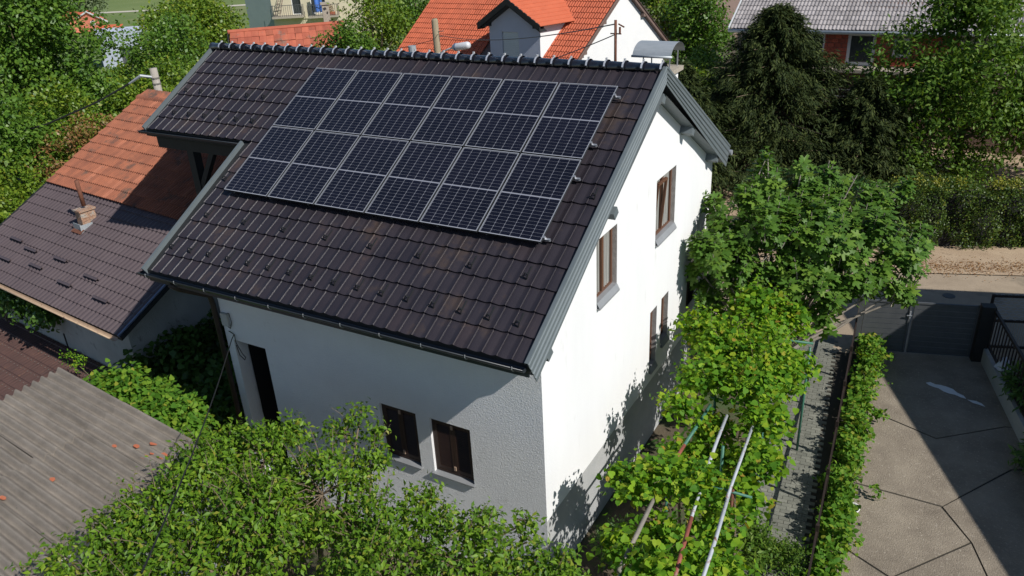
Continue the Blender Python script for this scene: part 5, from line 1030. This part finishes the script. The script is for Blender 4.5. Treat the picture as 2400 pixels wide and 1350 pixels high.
# vines between the shed and the low house
vb = thing('climbing_vine', (-8.8, -.6, 0), 'bright vine spilling over behind the corrugated shed roof', 'vine')
VB = [(-10.1, -1.0, 2.1, 0.3), (-9.5, -.95, 2.2, 0.4), (-9.1, -1.25, 2.15, 0.42), (-8.5, -1.1, 2.1, 0.42), (-8.0, -1.2, 2.15, .4), (-7.4, -1.35, 2.1, 0.38), (-7.8, -1.6, 2.2, 0.38), (-6.9, -1.5, 2.1, .3), (-8.9, -.7, 1.9, .4), (-8.1, -.7, 1.7, .4)]
pos, dr, nr, C = crown(VB, 5200, .2, 10, up=.9, inner=.1); leaves('foliage', 'heart', pos, dr, nr+np.array([0, 0, .3]), rng.uniform(.07, .13, len(pos)), L_['ivy'], vb, 200)
part(vb, 'stem', M['bark'], lambda b: [b.tube([(-8.8, -.6, 0), (x, y, z*.6), (x, y, z)], [.03, .02, .01], 5) for x, y, z, r in VB])
dy = thing('shade_vine', (-10.5, 1.3, 0), 'dark climbing vine filling the shaded gap between the two houses', 'vine')
DY = [(-11.2, 0.76, 1.0, 0.6), (-11.1, 1.6, 1.2, 0.75), (-10.9, 2.4, 1.2, 0.68), (-9.99, 1.13, 1.2, 0.6), (-10.6, 1.18, 1.6, 0.5), (-10.3, 3.0, 1.2, 0.6), (-9.01, 0.4, 1.0, 0.5), (-9.3, 1.5, .8, .7), (-8.4, .6, .8, .5), (-8.3, 1.8, .7, .6), (-10.8, .2, 1.7, .35)]
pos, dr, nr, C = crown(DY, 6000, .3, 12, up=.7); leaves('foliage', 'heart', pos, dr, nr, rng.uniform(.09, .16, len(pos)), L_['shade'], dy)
part(dy, 'stem', M['bark'], lambda b: [b.tube([(-10.5, 1.3, 0), (x, y, z)], [.03, .01], 5) for x, y, z, r in DY])
gp = thing('wall_vine', (-15.3, .9, 0), 'dark vine hanging under the eaves on the low left wall', 'vine')
GV = [tuple(G0(u, .25, 2.1+.15*math.sin(u*3)))+(.28+.05*math.sin(u*7),) for u in np.arange(-7.4, -3.6, .4)]
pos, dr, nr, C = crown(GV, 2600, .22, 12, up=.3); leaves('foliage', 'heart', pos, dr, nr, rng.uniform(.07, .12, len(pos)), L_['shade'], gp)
part(gp, 'stem', M['bark'], lambda b: b.tube([tuple(G0(-7.2, .3, 0)), tuple(G0(-7.1, .3, 1.2)), tuple(G0(-6.5, .3, 2.1)), tuple(G0(-4, .3, 2.2))], [.03, .025, .02, .01], 5))
sp = thing('sprig', tuple(G0(-2.1, -.2, 0)), 'pale green sprig sunlit in front of the grimy wall', 'plant')
pos, dr, nr, C = crown([(*G0(-2.0, -.35, 1.75), .16), (*G0(-1.75, -.3, 1.7), .13)], 220, .1, 10); leaves('foliage', 'oval', pos, dr, nr, np.full(len(pos), .07), L_['vine'], sp)
part(sp, 'stem', M['bark'], lambda b: b.tube([tuple(G0(-1.8, .2, 0)), tuple(G0(-1.9, -.1, 1.2)), tuple(G0(-2, -.3, 1.7))], [.012, .01, .004], 5))

# street hedge
hg = thing('street_hedge', (5, 19.3, 0), 'long clipped privet hedge with yellow tips beyond the road', 'hedge')
h0, h1 = V3(-1, 16.35, 0), V3(13, 22.4, 0); hdv = nrmz(h1-h0); hn = V3(-hdv[1], hdv[0], 0); nl = 42000
q = rng.random(nl)*15.2; side = rng.random(nl); fr_ = side < .62; zz = np.where(fr_, rng.uniform(.05, 1.95, nl), 1.95+rng.normal(size=nl)*.07); ww = np.where(fr_, rng.normal(size=nl)*.07, rng.uniform(0, 1.1, nl))
bumpy = .08*np.sin(q*3.1)+.07*np.sin(q*7.7+1)+.06*np.sin(zz*5+q*4); pos = h0+hdv*q[:, None]+hn*(ww+bumpy*1.2)[:, None]; pos[:, 2] = zz+bumpy*np.where(fr_, .2, 1)+.1*np.sin(q*1.3)
nr = np.where(fr_[:, None], -hn, np.array([0, 0, 1.]))*.7+rng.normal(size=(nl, 3))*.6; dr = rng.normal(size=(nl, 3))+np.array([0, 0, .5])
leaves('foliage', 'quad', pos, dr, nr, rng.uniform(.05, .10, nl), L_['hedge'], hg)
part(hg, 'shaded_twig_core', M['black'], lambda b: b.pb(h0+hn*.18, hdv*15, hn*.75, V3(0, 0, 1.72)))  # solid block for the inner twigs, hedge's inside shade put into its black
yl = thing('golden_shrub', (4.9, 20.4, 0), 'golden yellow foliage showing along the top of the street hedge', 'shrub')
pos, dr, nr, C = crown([(3.4+.55*k, 18.9+.235*k, 1.95+.06*math.sin(k*2), .26) for k in range(8) if k not in (4,)], 1500, .2, 12, up=.9)
lmY = leafmat('golden_leaf', [(0, (.22, .25, .03)), (1, (.36, .34, .04))], .25); leaves('foliage', 'quad', pos, dr, nr, np.full(len(pos), .07), lmY, yl)
part(yl, 'stem', M['bark'], lambda b: [b.tube([(4.9, 20.4, 0), (3.4+.55*k, 18.9+.235*k, 1.9)], [.02, .008], 4) for k in range(8)])
# leaf litter on the verge
nl = 2600; q = rng.random(nl); X = 4.2+6*rng.random(nl); Y = 16.4+(X-4.2)*.40+.9*rng.normal(size=nl)*.35+.55; pos = np.stack([X, Y, np.full(nl, .035)+rng.random(nl)*.012], 1)
dr = rng.normal(size=(nl, 3))*np.array([1, 1, .15]); nr = rng.normal(size=(nl, 3))*.25+np.array([0, 0, 1.])
o = leaves('leaf_litter', 'quad', pos, dr, nr, rng.uniform(.03, .075, nl), L_['dry'], None); tag(o, 'dry brown leaf litter scattered on the sandy verge', 'leaf litter')

# ------------------------------------------------------------------ trees
def conifer(label, x, y, H, R, n, droopy=.35):
    t = thing('conifer', (x, y, 0), label, 'conifer')
    nbr = n//80; h = rng.random(nbr)**1.15*.97; az = rng.random(nbr)*2*math.pi; z0 = .6+h*(H-.6)
    rad = R*np.clip(1.03-h, .02, 1)**.85*rng.uniform(.7, 1.12, nbr)*(1+.2*np.sin(az*5+h*22)+.12*np.sin(az*9-h*31))
    s_ = rng.uniform(.35, 1.0, (nbr, 80)); d = np.stack([np.cos(az), np.sin(az), np.zeros(nbr)], 1)
    lat = np.stack([-np.sin(az), np.cos(az), np.zeros(nbr)], 1); sp_ = (rng.random((nbr, 80))-.5)*.75*(1.15-s_)*rad[:, None]*.42
    pos = d[:, None, :]*(s_*rad[:, None])[..., None]+lat[:, None, :]*sp_[..., None]; pos[..., 2] += z0[:, None]+.35*rad[:, None]*s_*.45-droopy*s_**2*rad[:, None]*.5+rng.normal(size=s_.shape)*.07
    pos = pos.reshape(-1, 3)+np.array([x, y, 0]); dr = np.repeat(d, 80, 0)*.9+rng.normal(size=pos.shape)*.45+np.array([0, 0, -.35]); nr = rng.normal(size=pos.shape)*.4+np.array([0, 0, 1.])
    ok = pos[:, 2] > .1
    leaves('crown', 'spray', pos[ok], dr[ok], nr[ok], rng.uniform(.12, .30, ok.sum()), L_['conifer'], t, wid=.6)
    part(t, 'trunk', M['bark'], lambda b: b.tube([(x, y, -.05), (x, y, H*.5), (x, y, H*.96)], [.22, .14, .02], 8), True)
    part(t, 'branch', M['bark'], lambda b: [b.tube([(x, y, z0[i]-.1), (x+d[i, 0]*rad[i]*.85, y+d[i, 1]*rad[i]*.85, z0[i]+.05*rad[i])], [.035, .01], 4, False) for i in range(0, nbr, 4)])['kind'] = 'stuff'
conifer('wide dark drooping conifer between the white gable and the road', -2.3, 25.0, 7.0, 4.9, 100000)
conifer('smaller dark conifer close behind the grey verge boards', -5.0, 21.0, 5.3, 3.3, 60000)
conifer('dark conifer crowding in front of the brick house balcony', 1.5, 24.7, 4.3, 3.1, 52000)
tree('cherry_tree', 'tall cherry tree with drooping leaves hiding the brick house', 'cherry tree', (5.0, 26.6), (4.4, 26.3, 3.8), (3.6, 2.6, 3.2), 24000, .20, L_['cherry'], 'spray', 22, .42, 16, wid=1.4)
tree('bush', 'low leafy bush under the cherry trees behind the hedge', 'bush', (4.4, 24.6), (4.4, 24.6, 1.3), (3.0, 1.2, 1.3), 8000, .16, L_['cherry'], 'spray', 12, .35, 16, wid=1.4, tr=.05)
tree('cherry_tree', 'cherry tree at the right edge above the hedge', 'cherry tree', (8.3, 27.6), (8.0, 27.2, 3.2), (2.7, 2.4, 2.7), 13000, .20, L_['cherry'], 'spray', 12, .42, 18, wid=1.7)
tree('cherry_tree', 'slender cherry top rising against the grey tiled roof', 'cherry tree', (4.9, 27.6), (4.6, 27.4, 6.6), (1.3, 1.0, 1.7), 4500, .22, L_['cherry'], 'spray', 7, .35, 18, wid=1.7, tr=.08)
tree('maple_tree', 'dark green maple between the white gable and the brick house', 'maple tree', (-9.3, 38.5), (-9.3, 38.5, 3.6), (2.3, 2.0, 3.2), 12000, .20, L_['tree'], 'quad', 12, .5)
tree('maple_tree', 'pale yellow green tree right behind the white gable', 'maple tree', (-13.6, 45), (-13.6, 45, 3.8), (2.4, 2, 2.6), 7000, .22, L_['mid'], 'quad', 10, .5)
tree('bush', 'dark rounded bush beside the left end of the grey roof', 'bush', (-8.2, 33.2), (-8.0, 33.2, 1.9), (2.2, 2, 2.4), 10000, .17, L_['tree'], 'quad', 10, .45)
tree('bush', 'low green bush left of the conifer behind the chimney cowl', 'bush', (-6.6, 27.5), (-6.3, 27.2, 2.2), (1.8, 1.6, 2.0), 8000, .15, L_['mid'], 'quad', 10, .4)
# left and middle masses
TR = [('broadleaf_tree', 'shrubby green tree right under the white outbuilding at the left', (-29.6, 11.9), (-29.6, 11.9, 3.2), (2.2, 2.2, 2.0), 12000, .16, 'tree', None),
      ('broadleaf_tree', 'yellowish tree between the white outbuilding and the tallest left tree', (-32.5, 13.2), (-32.5, 13.2, 2.9), (2.4, 2.2, 2.2), 10000, .18, 'mid', None),
      ('broadleaf_tree', 'tallest dense green tree filling the upper left corner', (-31.2, 10.6), (-31.2, 10.6, 6.0), (4.0, 3.4, 4.2), 34000, .20, 'tree', None),
      ('broadleaf_tree', 'dense green tree at the left edge below the tallest one', (-27.2, 6.2), (-27.0, 6.4, 3.8), (3.2, 2.8, 3.0), 20000, .17, 'tree', None),
      ('broadleaf_tree', 'low leafy tree at the left edge beside the orange tiles', (-22.6, 3.4), (-22.4, 3.6, 2.6), (2.3, 2.2, 2.2), 15000, .14, 'mid', [(-22.6, 6.2, 3.1, .5)]),
      ('broadleaf_tree', 'leafy tree with reddish sprigs left of the orange roof', (-25.2, 9.6), (-25.2, 9.6, 2.9), (2.7, 2.4, 2.4), 16000, .15, 'mid', [(-23.2, 7.8, 3.9, .5), (-23.9, 8.4, 4.3, .35), (-24.4, 7.3, 3.6, .5), (-22.6, 8.6, 4.2, .45)]),
      ('broadleaf_tree', 'bushy yellow green tree behind the weathered grey pole', (-26.3, 14.3), (-26.3, 14.3, 2.8), (2.9, 2.6, 2.5), 18000, .16, 'mid', [(-24.4, 12.2, 4.2, .3)]),
      ('broadleaf_tree', 'yellow green tree just left of the dark roof ridge end', (-24.0, 16.6), (-24.0, 16.6, 3.3), (2.8, 2.6, 2.6), 17000, .16, 'mid', None),
      ('broadleaf_tree', 'mid green tree above the left end of the dark ridge', (-32.0, 19.4), (-32.0, 19.4, 3.7), (2.8, 2.8, 2.7), 17000, .19, 'tree', None),
      ('broadleaf_tree', 'tall green tree left of the grey green apartment wall', (-38.8, 27.6), (-38.8, 27.6, 4.1), (2.9, 2.6, 2.8), 14000, .22, 'mid', None),
      ('broadleaf_tree', 'green tree in the middle of the far left mass', (-37.0, 23.4), (-37.0, 23.4, 3.1), (2.4, 2.4, 2.4), 14000, .22, 'mid', None),
      ('broadleaf_tree', 'broad green tree before the meadow at the top', (-48.0, 34.4), (-48.0, 34.4, 2.9), (3.9, 3.4, 2.6), 16000, .27, 'mid', None),
      ('broadleaf_tree', 'light green tree hiding part of the white building', (-41.2, 22.8), (-41.2, 22.8, 1.7), (2.2, 2.4, 1.7), 8000, .24, 'mid', None),
      ('broadleaf_tree', 'round dark green tree in front of the cream apartment block', (-24.2, 24.0), (-24.2, 24.0, 3.7), (1.55, 1.5, 2.0), 13000, .17, 'tree', None),
      ('broadleaf_tree', 'open branched green tree left of the red roofed house', (-28.0, 31.0), (-27.8, 31.0, 4.6), (2.6, 2.4, 2.8), 6500, .20, 'mid', None),
      ('broadleaf_tree', 'green tree far behind the ridge beside the red roof', (-31.5, 40), (-31.5, 40, 4.6), (2.8, 3, 3.0), 6000, .24, 'tree', None),
      ('broadleaf_tree', 'low yellow green bush peeking over the middle of the ridge', (-20.4, 19.8), (-20.4, 19.8, 3.2), (1.4, 1.4, 1.6), 9000, .15, 'mid', None),
      ('willow_tree', 'pale grey green willow at the top left beyond the houses', (-100, 58.6), (-100, 58.6, 2.8), (3.6, 3.6, 2.6), 9000, .35, 'willow', None)]
for nm, lb, ba, ce, ra_, n_, sz, lmn, au in TR:
    tree(nm, lb, nm.replace('_tree', '').replace('broadleaf', 'leafy')+' tree', ba, ce, ra_, n_, sz, L_[lmn], 'quad', 16, sz*2.6, 22, autumn=au)
# far wood behind the meadow: reads as one mass
bl = []
for k in range(60):
    q = k/59; bl.append((-150+95*q+rng.normal()*2, 78+40*q+rng.normal()*4, 4+rng.normal(), 4.5+rng.random()*2, 6))
pos, dr, nr, C = crown(bl, 40000, 1.6, 20); o = leaves('distant_wood', 'quad', pos, dr, nr, np.full(len(pos), .6), L_['cherry'], None); tag(o, 'dark distant wood along the far edge of the meadow', 'wood')
